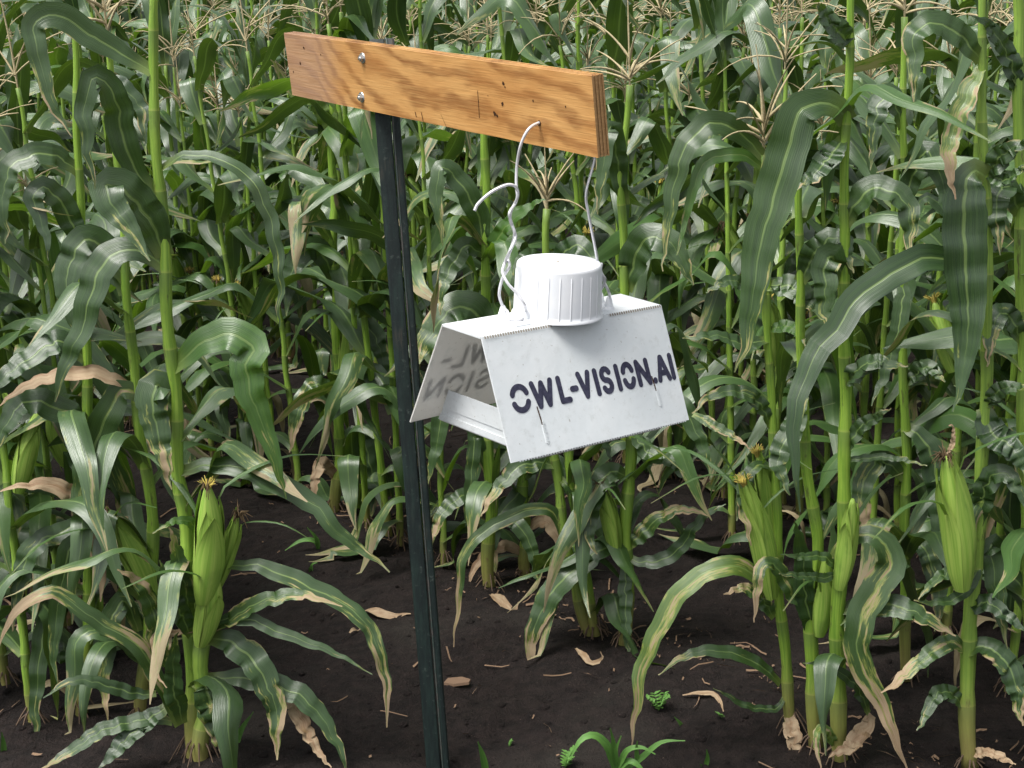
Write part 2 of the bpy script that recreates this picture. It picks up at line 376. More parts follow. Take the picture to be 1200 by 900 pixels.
def tassel_geo(g, rg, base, hgt, nb, sides=4, seg=6, thick=0.0028, mi=0, lean=(0, 0)):
    base = Vector(base); ax = Vector((lean[0], lean[1], 1)).normalized()
    def br(p0, d0, ln, droop, bend):
        pts, rad = [], []
        p = Vector(p0); d = Vector(d0).normalized()
        for i in range(seg):
            t = i / (seg - 1); pts.append(p.copy()); rad.append(thick * (1.15 - 0.75 * t) * rg.uniform(0.75, 1.3) * (0.55 if i == 0 else 1.0))
            d = (d + Vector((bend[0], bend[1], -droop)) / seg).normalized(); p = p + d * ln / (seg - 1)
        g.tube(pts, rad, sides, mi, cap=False, rnd=0.01)
    br(base, ax, hgt, 0.05, (rg.uniform(-.2, .2), rg.uniform(-.2, .2)))
    a = rg.uniform(0, 6)
    for k in range(nb):
        a += 2.4 + rg.uniform(-.5, .5); el = rg.uniform(0.35, 1.2)
        h0 = rg.uniform(0.02, 0.34) * hgt
        d = Vector((math.cos(a) * math.sin(el), math.sin(a) * math.sin(el), math.cos(el)))
        br(base + ax * h0, d, hgt * rg.uniform(0.5, 0.85), rg.uniform(0.3, 1.5), (rg.uniform(-.3, .3), rg.uniform(-.3, .3)))
    return g

def stalk_geo(g, path, r0_, r1_, nodes, sides=8, mi=0, rnd=0.0):
    """path: list of Vector bottom to top; nodes: number of internodes"""
    per = 4; n = nodes * per + 1
    C = catmull(path, n); rad, vs = [], []
    zz = 0.5 * r1_; lat = (C[-1] - C[0]).orthogonal().normalized()
    C = [c + lat * (zz * (1 if (i // per) % 2 else -1) * (1 - abs((i % per) / per * 2 - 1) * .0) * math.sin(math.pi * (i % per) / per)) for i, c in enumerate(C)]
    for i in range(n):
        t = i / (n - 1); ph = (i % per) / per
        r = r0_ + (r1_ - r0_) * t
        rad.append(r * (1.14 if i % per == 0 else (1.08 if ph > 0.7 else (0.94 if ph < .3 else 1.0)))); vs.append(i / per + (0.0001 if i % per == 0 else 0))
    g.tube(C, rad, sides, mi, vs, True, rnd); return C

def brace_roots(parent, r, rg, local=Vector((0, 0, 0))):
    g = Geo()
    for k in range(9):
        a = k * .7 + rg.uniform(-.2, .2); d = Vector((math.cos(a), math.sin(a), 0)); h = rg.uniform(.02, .055)
        g.tube([local + d * r * .7 + Vector((0, 0, h)), local + d * (r + .012) + Vector((0, 0, h * .55)), local + d * (r + rg.uniform(.025, .045)) - Vector((0, 0, .02))], [.0024, .002, .0013], 5, cap=False)
    return tag(g.build('brace_roots', M['root'], parent), kind='stuff')
def ear_parts(parent, base, tip, rad, rg, silk='dark', local=Vector((0, 0, 0)), nleaf=3, nseg=12, leafmat='husk'):
    base = Vector(base); tip = Vector(tip); ax = (tip - base); L = ax.length; d = ax.normalized()
    prof = [(0, .42), (.06, .62), (.18, .85), (.35, 1), (.5, 1), (.65, .92), (.78, .75), (.88, .55), (.95, .36), (1, .2)]
    bend = d.orthogonal() * L * 0.03
    pts = [base + ax * t + bend * math.sin(t * 3.1) for t, _ in prof]
    seed = rg.uniform(0, 6)
    def ridge(an, t): return 1 + 0.055 * math.cos(3 * an + seed + t * 1.5) + 0.03 * math.cos(8 * an + seed * 2)
    g = Geo().tube(pts, [rad * r for _, r in prof], 20, 0, ridge=ridge)
    ear = g.build('ear', M['husk'], parent)
    side = d.orthogonal().normalized(); b = d.cross(side)
    def rad_at(t):
        for (a0, b0), (a1, b1) in zip(prof, prof[1:]):
            if t <= a1: return b0 + (b1 - b0) * (t - a0) / (a1 - a0)
        return prof[-1][1] * max(0.1, 1 - (t - 1) * 3)
    for k in range(3 + nleaf):                      # overlapping husk sheets, tips loose
        a0 = seed + k * 2.2; te = rg.uniform(.72, 1.12); hw = rg.uniform(.8, 1.15); lift = rg.uniform(.0, .35); g = Geo(); V = []; U = []; nr, nc = 12, 7
        for i in range(nr):
            t = te * i / (nr - 1); q = i / (nr - 1); c = base + ax * t + bend * math.sin(t * 3.1)
            wd = hw * max(.02, 1 - max(0, (q - .45) / .55) ** 1.8)
            for jj in range(nc):
                u = -1 + 2 * jj / (nc - 1); an = a0 + u * wd + .12 * math.sin(q * 3 + k)
                rr = rad * rad_at(t) + .0012 + .0006 * k + (.0025 * abs(u) ** 3 * (.5 + q)) + lift * rad * max(0, q - .7) ** 1.3 * 4
                V.append(c + (side * math.cos(an) + b * math.sin(an)) * rr); U.append((.5 + u / 2 * .5 + k * .31, t))
        Fs = [(i * nc + jj, i * nc + jj + 1, (i + 1) * nc + jj + 1, (i + 1) * nc + jj) for i in range(nr - 1) for jj in range(nc - 1)]
        g.add(V, Fs, U).build('husk', M['husk'], ear)
    for k in range(nleaf):
        a = rg.uniform(0, 6.28); o = side * math.cos(a) + b * math.sin(a)
        t0 = rg.uniform(0.55, 0.9); p0 = base + ax * t0 + o * rad * 0.7
        ln = L * rg.uniform(0.35, 0.7)
        C = catmull([p0, p0 + (d * 0.75 + o * 0.45) * ln * 0.4, p0 + (d * 0.8 + o * 1.3) * ln * 0.75, p0 + (d * 0.5 + o * 1.9) * ln], 9)
        S = [d.cross(o).normalized()] * 9
        blade(Geo(), C, S, rad * rg.uniform(0.4, 0.6), 5, 0.15, 0.3, rg.random()).build('husk_leaf', M['b'], ear)
    if silk:
        gs = Geo()
        for k in range(44):
            a = rg.uniform(0, 6.28); rr = rad * rg.uniform(0.02, 0.2)
            o = side * math.cos(a) + b * math.sin(a)
            p0 = base + ax * 0.97 + o * rr
            yel = silk == 'yellow' or (silk == 'mixed' and k % 3)
            ln = rg.uniform(0.02, 0.035) if yel else rg.uniform(0.018, 0.045)
            p1 = p0 + d * ln * 0.5 + o * ln * 0.2
            p2 = p1 + o * ln * rg.uniform(0.1, 0.5) + d * ln * 0.35 + Vector((0, 0, -ln * (0.1 if yel else rg.uniform(0, 1.2))))
            gs.tube([p0, p1, p2], [0.0016, 0.0014, 0.0008], 3, 1 if yel else 0, cap=False)
        gs.build('silk', [M['silk'], M['silky']], ear)
    return ear

# ------------------------------------------------------------------ procedural plants
def plant_spec(rg, height, near=False):
    nodes = rg.randint(12, 15); spec = []
    az = rg.uniform(0, 6.28)
    for k in range(1, nodes):
        f = k / nodes; az2 = az + math.pi * (k % 2) + rg.uniform(-.7, .7)
        if f < 0.28: m = rg.choice(['d', 'd', 't', 'g', 'g']); L = rg.uniform(.3, .46); th0, th1 = rg.uniform(.7, 1.2), rg.uniform(2.6, 3.1); tk = rg.uniform(.12, .4); wd = rg.uniform(.2, .5)
        elif f < 0.55: m = rg.choice(['g', 'g', 'g', 'b', 'd', 'b']); L = rg.uniform(.48, .7); th0, th1 = rg.uniform(.5, 1.0), rg.uniform(1.9, 3.05); tk = rg.uniform(.22, .55); wd = rg.choice([.12, .2, .35, .7])
        else: m = rg.choice(['g', 'g', 'g', 'g', 'g', 'g', 'b', 'b', 'd']); L = rg.uniform(.43, .66) * (1.12 - .35 * f); th0, th1 = rg.uniform(.4, .95), rg.uniform(1.5, 3.0); tk = rg.uniform(.25, .6); wd = rg.choice([.1, .16, .3, .7])
        spec.append((f, az2, L, (.55 if m == 't' else 1) * rg.uniform(.055, .088) * (1.05 - .35 * abs(f - .5)), th0, th1, tk, wd, rg.uniform(-1.5, 1.5), m, rg.uniform(-.9, .9), rg.random()))
    return nodes, spec
MATS = ['g', 'd', 'y', 'b', 't']
def make_plant(rg, height, with_ear, with_tassel, label, group):
    root = empty('corn_plant', (0, 0, 0), label, 'corn plant', group)
    nodes, spec = plant_spec(rg, height)
    lean = Vector((rg.uniform(-.05, .05), rg.uniform(-.05, .05), 0)) * height
    path = [Vector((0, 0, -0.03)), Vector((lean.x * .3, lean.y * .3, height * .45)), Vector((lean.x, lean.y, height))]
    g = Geo(); C = stalk_geo(g, path, rg.uniform(.0105, .0128), .0052, nodes); g.build('stalk', M['stalk'], root); brace_roots(root, .012, rg)
    for f, az, L, w, th0, th1, tk, wd, tw, m, sb, rd in spec:
        p = C[int(f * (len(C) - 1))]
        proc_leaf(Geo(), rg, p, az, L, w, th0, th1, tk, wd, tw, rnd=rd + 0.001, side_bend=sb).build('leaf', M[m], root)
    for q in range(0 if with_tassel else 3):
        proc_leaf(Geo(), rg, C[-1 - q], q * 2.3 + rg.uniform(0, 6), rg.uniform(.3, .45), .05, .12 + .1 * q, rg.uniform(.7, 1.9), .6, .7, rg.uniform(-.8, .8), rnd=rg.random() * .9 + .01).build('leaf', M['g'], root)
    if with_tassel:
        tassel_geo(Geo(), rg, C[-1], rg.uniform(.19, .25), rg.randint(8, 13)).build('tassel', M['tassel'], root)
    if with_ear:
        p = C[int(.46 * (len(C) - 1))]; a = rg.uniform(0, 6.28)
        o = Vector((math.cos(a), math.sin(a), 0)) * 0.022
        ear_parts(root, p + o, p + o * 4 + Vector((0, 0, rg.uniform(.15, .19))), .022, rg, rg.choice(['mixed', 'dark', 'yellow']), nleaf=2)
    return root
def low_plant(rg, height):
    g = Geo(); nodes, spec = plant_spec(rg, height)
    path = [Vector((0, 0, -.02)), Vector((0, 0, height * .5)), Vector((rg.uniform(-.04, .04), rg.uniform(-.04, .04), height))]
    C = catmull(path, 9); g.tube(C, [.012 - .007 * i / 8 for i in range(9)], 4, 5, [i for i in range(9)], False, 0.3)
    for f, az, L, w, th0, th1, tk, wd, tw, m, sb, rd in spec:
        if f < .2: continue
        proc_leaf(g, rg, C[int(f * 8)], az, L, w, th0, th1, tk, wd, tw, nseg=10, ncol=3, rnd=rd + .001, mi=MATS.index(m), side_bend=sb)
    tassel_geo(g, rg, C[-1], rg.uniform(.2, .26), 10, sides=3, seg=4, thick=.0036, mi=6)
    return g

def copy_tree(o, parent=None):
    c = o.copy(); COL.objects.link(c)
    if parent is not None: c.parent = parent
    for ch in list(o.children): copy_tree(ch, c)
    return c

# ------------------------------------------------------------------ ground
def soil_height(x, y):
    v = Vector((x, y, 0))
    h = 0.022 * noise.noise(v * 1.9) + 0.011 * noise.noise(v * 6.1) + 0.012 * noise.noise(v * 13) + 0.014 * max(0, noise.noise(v * 27) - .12)
    c = (0.78 * x + 0.63 * y - 2.68) / 0.95
    return h + 0.018 * math.cos(2 * math.pi * c)
def axis(lo, hi, step, far):
    a = list(np.arange(lo, hi + 1e-6, step)); s = step
    while a[-1] < far: s *= 1.45; a.append(a[-1] + s)
    s = step
    while a[0] > -far: s *= 1.45; a.insert(0, a[0] - s)
    return a
xs, ys = axis(-1.7, 1.7, 0.022, 400), axis(2.6, 6.6, 0.022, 400)
gv = [(x, y, soil_height(x, y)) for y in ys for x in xs]; nx = len(xs)
gf = [(j * nx + i, j * nx + i + 1, (j + 1) * nx + i + 1, (j + 1) * nx + i) for j in range(len(ys) - 1) for i in range(nx - 1)]
tag(Geo().add(gv, gf).build('ground', M['soil']), kind='structure')

# clods and straw on the soil
g = Geo(); cr = random.Random(3)
ico_v = [Vector(v).normalized() for v in ((0, 0, 1), (.9, 0, .4), (.28, .85, .4), (-.72, .53, .4), (-.72, -.53, .4), (.28, -.85, .4), (.72, .53, -.4), (-.28, .85, -.4), (-.9, 0, -.4), (-.28, -.85, -.4), (.72, -.53, -.4), (0, 0, -1))]
ico_f = [(0, 1, 2), (0, 2, 3), (0, 3, 4), (0, 4, 5), (0, 5, 1), (1, 6, 2), (2, 7, 3), (3, 8, 4), (4, 9, 5), (5, 10, 1), (6, 7, 2), (7, 8, 3), (8, 9, 4), (9, 10, 5), (10, 6, 1), (11, 7, 6), (11, 8, 7), (11, 9, 8), (11, 10, 9), (11, 6, 10)]
for k in range(4200):
    y = 2.9 + 3.9 * cr.random() ** 1.4; x = cr.uniform(-.36, .36) * y
    s = 0.0025 + 0.013 * cr.random() ** 4.5; z = soil_height(x, y)
    g.add([Vector((x, y, z - s * .05)) + Vector((v.x * s * cr.uniform(.7, 1.3), v.y * s * cr.uniform(.7, 1.3), v.z * s * cr.uniform(.5, .9))) for v in ico_v], ico_f)
tag(g.build('soil_clods', M['soil'], smooth=True), 'dark crumbs and clods of soil lying over the ground', 'soil', kind='stuff')
g = Geo()
for k in range(900):
    if k < 300: y = 2.9 + 3.6 * cr.random(); x = cr.uniform(-.34, .34) * y
    else:
        t = cr.uniform(-1.6, 2.4); x, y = 0.05 - .63 * t + cr.gauss(0, .1), 4.52 + .78 * t + cr.gauss(0, .1)
    a = cr.uniform(0, 6.28); L = .008 + .075 * cr.random() ** 3; w = .0008 + .0028 * cr.random() ** 3
    d = Vector((math.cos(a), math.sin(a), 0)); s = Vector((-d.y, d.x, 0)); V = []; kk = cr.uniform(-.3, .3)
    for i in range(4):
        t = i / 3 - .5; p = Vector((x, y, 0)) + d * L * t + s * (kk * L * t * t)
        z = soil_height(p.x, p.y) + .003 + cr.uniform(0, .006)
        for q in (-1, 1): V.append((p.x + s.x * w * q, p.y + s.y * w * q, z + .001 * q + cr.uniform(0, .002)))
    g.add(V, [(0, 1, 3, 2), (2, 3, 5, 4), (4, 5, 7, 6)], [(q, i / 3) for i in range(4) for q in (0, 1)])
tag(g.build('straw_bits', M['straw']), 'scattered bits of dry straw and crop litter on the soil', 'straw litter', kind='stuff')

# ------------------------------------------------------------------ the stand: post, plywood board, bolts
B_POS, B_YAW, B_ROLL, B_TILT, B_L, B_T, B_H = Vector((-0.162, 3.412, 1.5132)), -1.0054, -0.0271, 0.09, 1.1885, 0.0245, 0.14
def frame(pos, yaw, roll, tilt):
    return Matrix.Translation(pos) @ Matrix.Rotation(yaw, 4, 'Z') @ Matrix.Rotation(-roll, 4, 'Y') @ Matrix.Rotation(tilt, 4, 'X')
BM = frame(B_POS, B_YAW, B_ROLL, B_TILT)
def hit(mtx, px, py, axis_i, off=0.0):
    """where the pixel's ray meets the local plane axis_i = off; local coordinates"""
    inv = mtx.inverted(); o = inv @ CAM; d = inv.to_3x3() @ ray(px, py)
    return o + d * ((off - o[axis_i]) / d[axis_i])
ptop = BM @ hit(BM, 451, 100, 1, B_T + 0.014)
pbot = at(513.5, 905, ptop.y - 0.14)
ax = (ptop - pbot).normalized(); pbot = pbot - ax * ((pbot.z + 0.25) / ax.z); ptop = ptop + ax * ((1.595 - ptop.z) / ax.z)
stand = empty('trap_stand', pbot - ax * (pbot.z / ax.z), 'dark green steel post with a plywood board bolted across its top', 'post')
def local_to(o): return -o.location
def rounded(x0, x1, y0, y1, r):
    out = []
    for cx, cy, a0 in ((x1 - r, y1 - r, 0), (x0 + r, y1 - r, 90), (x0 + r, y0 + r, 180), (x1 - r, y0 + r, 270)):
        for k in range(4):
            a = R(a0 + 30 * k); out.append((cx + r * math.cos(a), cy + r * math.sin(a)))
    return out
def extrude_profile(prof, p0, p1, ex, ey, n=24, wob=0.0004):
    V, Fs, U = [], [], []; k = len(prof)
    for i in range(n):
        t = i / (n - 1); c = p0.lerp(p1, t)
        for j, (x, y) in enumerate(prof):
            q = 1 + wob * 60 * noise.noise(Vector((x * 60, y * 60, t * 22)))
            V.append(c + ex * x * q + ey * y * q); U.append((j / k, t * 6))
    for i in range(n - 1):
        for j in range(k): Fs.append((i * k + j, i * k + (j + 1) % k, (i + 1) * k + (j + 1) % k, (i + 1) * k + j))
    Fs += [tuple(range(k))[::-1], tuple((n - 1) * k + j for j in range(k))]
    return Geo().add(V, Fs, U)
L0 = local_to(stand)
extrude_profile(rounded(-0.026, 0.0065, 0.0, 0.011, 0.0035), pbot + L0, ptop + L0, Vector((1, 0, 0)), Vector((0, 1, 0))).build('flange', M['post'], stand)
extrude_profile(rounded(0.0075, 0.0255, 0.004, 0.026, 0.004), pbot + L0, ptop + L0, Vector((1, 0, 0)), Vector((0, 1, 0))).build('rib', [M['rust'] if False else M['post']], stand)
extrude_profile(rounded(0.009, 0.0125, 0.0025, 0.006, 0.001), pbot + L0, ptop + L0, Vector((1, 0, 0)), Vector((0, 1, 0))).build('worn_edge', M['rust'], stand)
# board: five plies, the ends a little ragged
g = Geo(); pl = B_T / 7
for k in range(7):
    e = [0.0, 0.0016, 0.0004, 0.0018, 0.0006, 0.0015, 0.0][k]; z_in = [0, .0011, .0002, .0012, .0003, .001, 0][k]
    x0, x1 = -B_L / 2 + e, B_L / 2 - e
    n = 60; V, Fs = [], []
    for i in range(n + 1):
        x = x0 + (x1 - x0) * i / n
        for y in (k * pl, (k + 1) * pl):
            for s in (-1, 1):
                V.append((x, y, s * (B_H / 2 - z_in) + 0.0008 * noise.noise(Vector((x * 9, k * 3.0, s)))))
    for i in range(n):
        a, b = i * 4, i * 4 + 4
        if k == 0: Fs.append((a, b, b + 1, a + 1))
        if k == 6: Fs.append((a + 2, a + 3, b + 3, b + 2))
        Fs += [(a + 1, b + 1, b + 3, a + 3), (a, a + 2, b + 2, b)]
    Fs += [(0, 1, 3, 2), (n * 4, n * 4 + 2, n * 4 + 3, n * 4 + 1)]
    g.add(V, Fs)
    o = len(g.mi)
    g.mi[-2:] = [1 if k % 2 or k else 1] * 2
board = g.build('board', [M['wood'], M['ply']], stand, smooth=False)
# faces of the ply cores (front sheet uses the wood face)
board.matrix_local = Matrix.Translation(L0) @ BM
for px, py in ((425, 68), (424, 114)):
    p = hit(BM, px, py, 1); g = Geo()
    def disc(r, y0, y1, sides, dome=0.0, tp=.9):
        vs = [Vector((p.x + r * math.cos(2 * math.pi * k / sides), y0, p.z + r * math.sin(2 * math.pi * k / sides))) for k in range(sides)]
        v2 = [Vector((p.x + r * tp * math.cos(2 * math.pi * k / sides), y1, p.z + r * tp * math.sin(2 * math.pi * k / sides))) for k in range(sides)]
        g.add(vs + v2 + [Vector((p.x, y1 - dome, p.z))], [(k, (k + 1) % sides, sides + (k + 1) % sides, sides + k) for k in range(sides)] + [(sides + k, sides + (k + 1) % sides, 2 * sides) for k in range(sides)])
    disc(0.012, 0.001, -0.0018, 20); disc(0.0078, -0.0018, -0.0068, 6, 0.0002, .94); disc(0.0038, -0.0068, -0.0095, 10, 0.0005)
    g.build('bolt', M['zinc'], board, smooth=False)
hr = random.Random(5)
for px, py, r in ((590, 98, .0035), (592, 102, .002), (589, 122, .0042), (580, 133, .0045), (583, 136, .003), (625, 118, .0025), (663, 125, .002), (632, 144, .0055), (356, 56, .003), (352, 74, .0034), (344, 84, .0025), (376, 64, .002), (572, 112, .0012), (561, 118, .0012)):
    p = hit(BM, px, py, 1); k = 9; rr = [r * hr.uniform(.7, 1.25) for _ in range(k)]
    Geo().add([Vector((p.x + rr[i] * math.cos(i * .7), -0.0006, p.z + rr[i] * math.sin(i * .7))) for i in range(k)], [tuple(range(k))]).build('nail_hole', M['hole'], board, smooth=False)
for (x0, y0, x1, y1, w) in ((560, 106, 562, 138, .0011), (517, 134, 524, 150, .0008), (487, 131, 488, 137, .002), (494, 131, 496, 142, .0015)):
    a, b = hit(BM, x0, y0, 1), hit(BM, x1, y1, 1)
    Geo().add([Vector((a.x - w, -.0007, a.z)), Vector((a.x + w * .3, -.0007, a.z)), Vector((b.x + w, -.0007, b.z)), Vector((b.x - w * .4, -.0007, b.z))], [(0, 1, 2, 3)]).build('split', M['hole'], board, smooth=False)

# ------------------------------------------------------------------ the hanging trap
TM = frame(Vector((0.0837, 3.07, 1.121)), 0.6979, -0.0394, 0.0547)
TL, TWT, TWB, TH = 0.4426, 0.1115, 0.2922, 0.2051
trap = empty('insect_trap', TM.translation, 'white folded plastic insect trap with a ribbed round lid hanging from the board', 'insect trap')
trap.matrix_world = TM
dy = (TWB - TWT) / 2; SL = math.hypot(dy, TH)
def panel(name, side, mat):
    """sloping side sheet, 3 mm thick; local frame: x along the trap, y down the slope, z outward"""
    o = Geo(); th = 0.003; nx_, ny_ = 26, 14
    def pt(u, v, w):
        x = (u - .5) * TL; bow = 0.004 * math.sin(math.pi * u) * v * v
        return (x, v * SL, w + bow)
    V = []; Fs = []
    for w in (0, -th):
        for j in range(ny_ + 1):
            for i in range(nx_ + 1): V.append(pt(i / nx_, j / ny_, w))
    K = (nx_ + 1) * (ny_ + 1); W = nx_ + 1
    for j in range(ny_):
        for i in range(nx_):
            a = j * W + i; Fs.append((a, a + W, a + W + 1, a + 1)); Fs.append((K + a, K + a + 1, K + a + W + 1, K + a + W))
    for i in range(nx_):
        Fs.append((i, i + 1, K + i + 1, K + i)); b = ny_ * W + i; Fs.append((b, K + b, K + b + 1, b + 1))
    for j in range(ny_):
        a = j * W; Fs.append((a, K + a, K + a + W, a + W)); b = j * W + nx_; Fs.append((b, b + W, K + b + W, K + b))
    ob = o.add(V, Fs).build(name, mat, trap, smooth=False)
    ydir = Vector((0, side * dy / SL, -TH / SL)); xdir = Vector((1, 0, 0)); zdir = Vector((0, side * TH / SL, dy / SL))
    org = Vector((0, side * TWT / 2, 0))
    if side > 0: xdir = -xdir
    ob.matrix_local = Matrix(((xdir.x, ydir.x, zdir.x, org.x), (xdir.y, ydir.y, zdir.y, org.y), (xdir.z, ydir.z, zdir.z, org.z), (0, 0, 0, 1)))
    return ob
front = panel('front_panel', -1, M['panel']); back = panel('back_panel', 1, M['inner'])
# the top sheet, with bent edges
g = Geo(); g.box((-TL / 2, -TWT / 2 + .0005, -.0034), (TL / 2, TWT / 2 + .0, 0.0004)); g.build('top_panel', M['panel'], trap, smooth=False)
# perforated fold lines: rows of small teeth
g = Geo()
for i in range(74):
    x = -TL / 2 + .006 + i * (TL - .012) / 73
    if abs(x - .01) < .07: continue
    g.add([(x - .0016, -TWT / 2 - .0012, .0018), (x + .0016, -TWT / 2 - .0012, .0018), (x + .0019, -TWT / 2 - .0036, -.0028), (x - .0012, -TWT / 2 - .0036, -.0028)], [(0, 3, 2, 1)])
tag(g.build('perforation', M['perf'], trap, smooth=False), kind='stuff')
g = Geo()
for i in range(66):
    x = -TL / 2 + .02 + i * (TL - .03) / 65
    u = (x + TL / 2) / TL
    bw = .004 * math.sin(math.pi * u)
    g.box((x - .0012, SL - .0005, -.003 + bw), (x + .0016, SL + .002, -.0004 + bw))
tag(g.build('tooth_edge', M['panel'], front, smooth=False), kind='stuff')
# floor tray with upright end flaps
g = Geo(); zf = -TH - .004; half = TWB / 2 - .006
g.box((-.155, -half, zf - .003), (.155, half, zf)); g.build('floor', M['inner'], trap, smooth=False)
for s in (-1, 1):
    g = Geo(); x = s * .1555; hgt = .062; inset = dy / TH * hgt
    for (z0, z1, xo) in ((0, .012, .0022), (.0122, .024, 0), (.0242, hgt, .0014)):
        i0, i1 = dy / TH * z0, dy / TH * z1
        vs = [Vector((x + s * q, yy, zf + zz)) for q in (xo, xo - .003) for yy, zz in ((-half + i0, z0), (half - i0, z0), (half - i1, z1), (-half + i1, z1))]
        g.add(vs, [(0, 1, 2, 3), (7, 6, 5, 4), (0, 4, 5, 1), (1, 5, 6, 2), (2, 6, 7, 3), (3, 7, 4, 0)])
    g.build('end_flap', M['panel'], trap, smooth=False)
# slits where the tray tabs enter the front sheet
for x, y0, y1 in ((-.137, .138, .205), (.152, .128, .186)):
    g = Geo(); u = (x + TL / 2) / TL
    def zb(y): return .004 * math.sin(math.pi * u) * (y / SL) ** 2
    g.add([(x - .0016, y0, zb(y0) + .0008), (x + .001, y0, zb(y0) + .0008), (x + .004, (y0 + y1) / 2, zb(y0) + .0009), (x + .0008, (y0 + y1) / 2, zb(y0) + .0009)], [(0, 3, 2, 1)], mi=1)
    for k in range(11):
        yy = y0 + (y1 - y0) * (.42 + .58 * k / 10)
        g.box((x + .003, yy - .0018, zb(yy) - .001), (x + .0055 + .002 * (k % 2), yy + .0012, zb(yy) + .0016))
    g.box((x + .0005, (y0 + y1) / 2, zb(y1) - .001), (x + .003, y1, zb(y1) + .0012))
    g.build('tab_slit', [M['panel'], M['hole']], front, smooth=False)
g = Geo(); p = hit(TM @ front.matrix_local, 626, 433, 2, .0035)
g.add([(p.x + .0022 * math.cos(a) * (1 + .2 * math.sin(3 * a)), p.y + .0045 * math.sin(a), p.z + .0004) for a in [k * .6283 for k in range(10)]], [tuple(range(10))[::-1]])
g.build('rust_spot', M['rustspot'], front, smooth=False)

# stencilled lettering; strokes in a unit box (x right, y down)
ARC = lambda cx, cy, rx, ry, a0, a1, n=12: [(cx + rx * math.cos(R(a0 + (a1 - a0) * k / (n - 1))), cy + ry * math.sin(R(a0 + (a1 - a0) * k / (n - 1)))) for k in range(n)]
GLY = {'O': [ARC(.5, .42, .42, .36, 196, 344), ARC(.5, .58, .42, .36, 164, 16)],
       'W': [[(.06, .06), (.27, .94)], [(.27, .94), (.5, .1)], [(.5, .1), (.72, .94)], [(.72, .94), (.95, .06)]],
       'L': [[(.18, .06), (.18, .93)], [(.18, .93), (.9, .93)]], '-': [[(.1, .56), (.9, .56)]],
       'V': [[(.06, .06), (.5, .94)], [(.5, .94), (.94, .06)]], 'I': [[(.5, .06), (.5, .94)]],
       'S': [ARC(.5, .28, .36, .22, -20, -270) + ARC(.5, .72, .36, .22, -80, 160)],
       'N': [[(.12, .94), (.12, .06)], [(.12, .06), (.88, .94)], [(.88, .94), (.88, .06)]],
       '.': [[(.5, .9), (.5, .93)]],
       'A': [[(.06, .94), (.46, .06)], [(.5, .06), (.94, .94)], [(.3, .68), (.74, .68)]]}
def lettering(items, par, y0, hgt, sw, mirror=False):
    g = Geo(); lay = 0
    for ch, xa, xb in items:
        for st in GLY[ch]:
            P2 = [Vector((xa + a * (xb - xa), y0 + b * hgt)) for a, b in st]
            def wz(x, y): u = (x + TL / 2) / TL; return .004 * math.sin(math.pi * u) * (y / SL) ** 2
            z = .0006 + .00003 * (lay % 9); lay += 1
            L_, R_ = [], []
            for i, q in enumerate(P2):
                d = (P2[min(i + 1, len(P2) - 1)] - P2[max(i - 1, 0)]).normalized(); nrm = Vector((-d.y, d.x)) * sw / 2
                L_.append(q + nrm); R_.append(q - nrm)
            d0 = (P2[1] - P2[0]).normalized(); d1 = (P2[-1] - P2[-2]).normalized()
            def cap(c, d): return [c + Vector((d.x * math.cos(a) - d.y * math.sin(a), d.x * math.sin(a) + d.y * math.cos(a))) * sw / 2 for a in [R(70), R(45), R(20), 0, R(-20), R(-45), R(-70)]]
            n = len(P2); ring = L_ + cap(P2[-1], d1) + R_[::-1] + cap(P2[0], -d0)
            m = len(ring)
            V = [(q.x, q.y, wz(q.x, q.y) + z) for q in ring]
            Fs = [(i, i + 1, m - 7 - 2 - i, m - 7 - 1 - i) for i in range(n - 1)] + [tuple(range(n - 1, n + 8)), tuple([m - 8] + list(range(m - 7, m)) + [0])]
            if not mirror: Fs = [f[::-1] for f in Fs]
            g.add(V, Fs)
    return g.build('lettering', M['ink'], par, smooth=False)
def ux(t):      # photo fraction along the panel (perspective) to metres
    k = 1.10; u = t * k / (1 - t + t * k); return (u - .5) * TL
zx = lambda x: ux((x - 361) / 672)
txt = [('O', 402, 466), ('W', 470, 548), ('L', 558, 602), ('-', 608, 626), ('V', 634, 682), ('I', 688, 716), ('S', 716, 764), ('I', 770, 800), ('O', 801, 852), ('N', 857, 918), ('.', 920, 942), ('A', 944, 1000), ('I', 998, 1026)]
lettering([(c, zx(a + (4 if c in 'OWLVSNA' else 0)), zx(b - (4 if c in 'OWLVSNA' else 0))) for c, a, b in txt], front, SL * .42, SL * .212, .0110)
bt = []; x = -.02
for ch, w in (('V', .042), ('I', .018), ('S', .036), ('I', .018), ('O', .042), ('N', .042)):
    bt.append((ch, x, x + w)); x += w + .0065
lettering(bt, back, SL * .56, SL * .22, .0092)
bt = []; x = .03
for ch, w in (('O', .042), ('W', .05), ('L', .032), ('-', .02)): bt.append((ch, x, x + w)); x += w + .0065
lettering(bt, back, SL * .26, SL * .22, .0092)

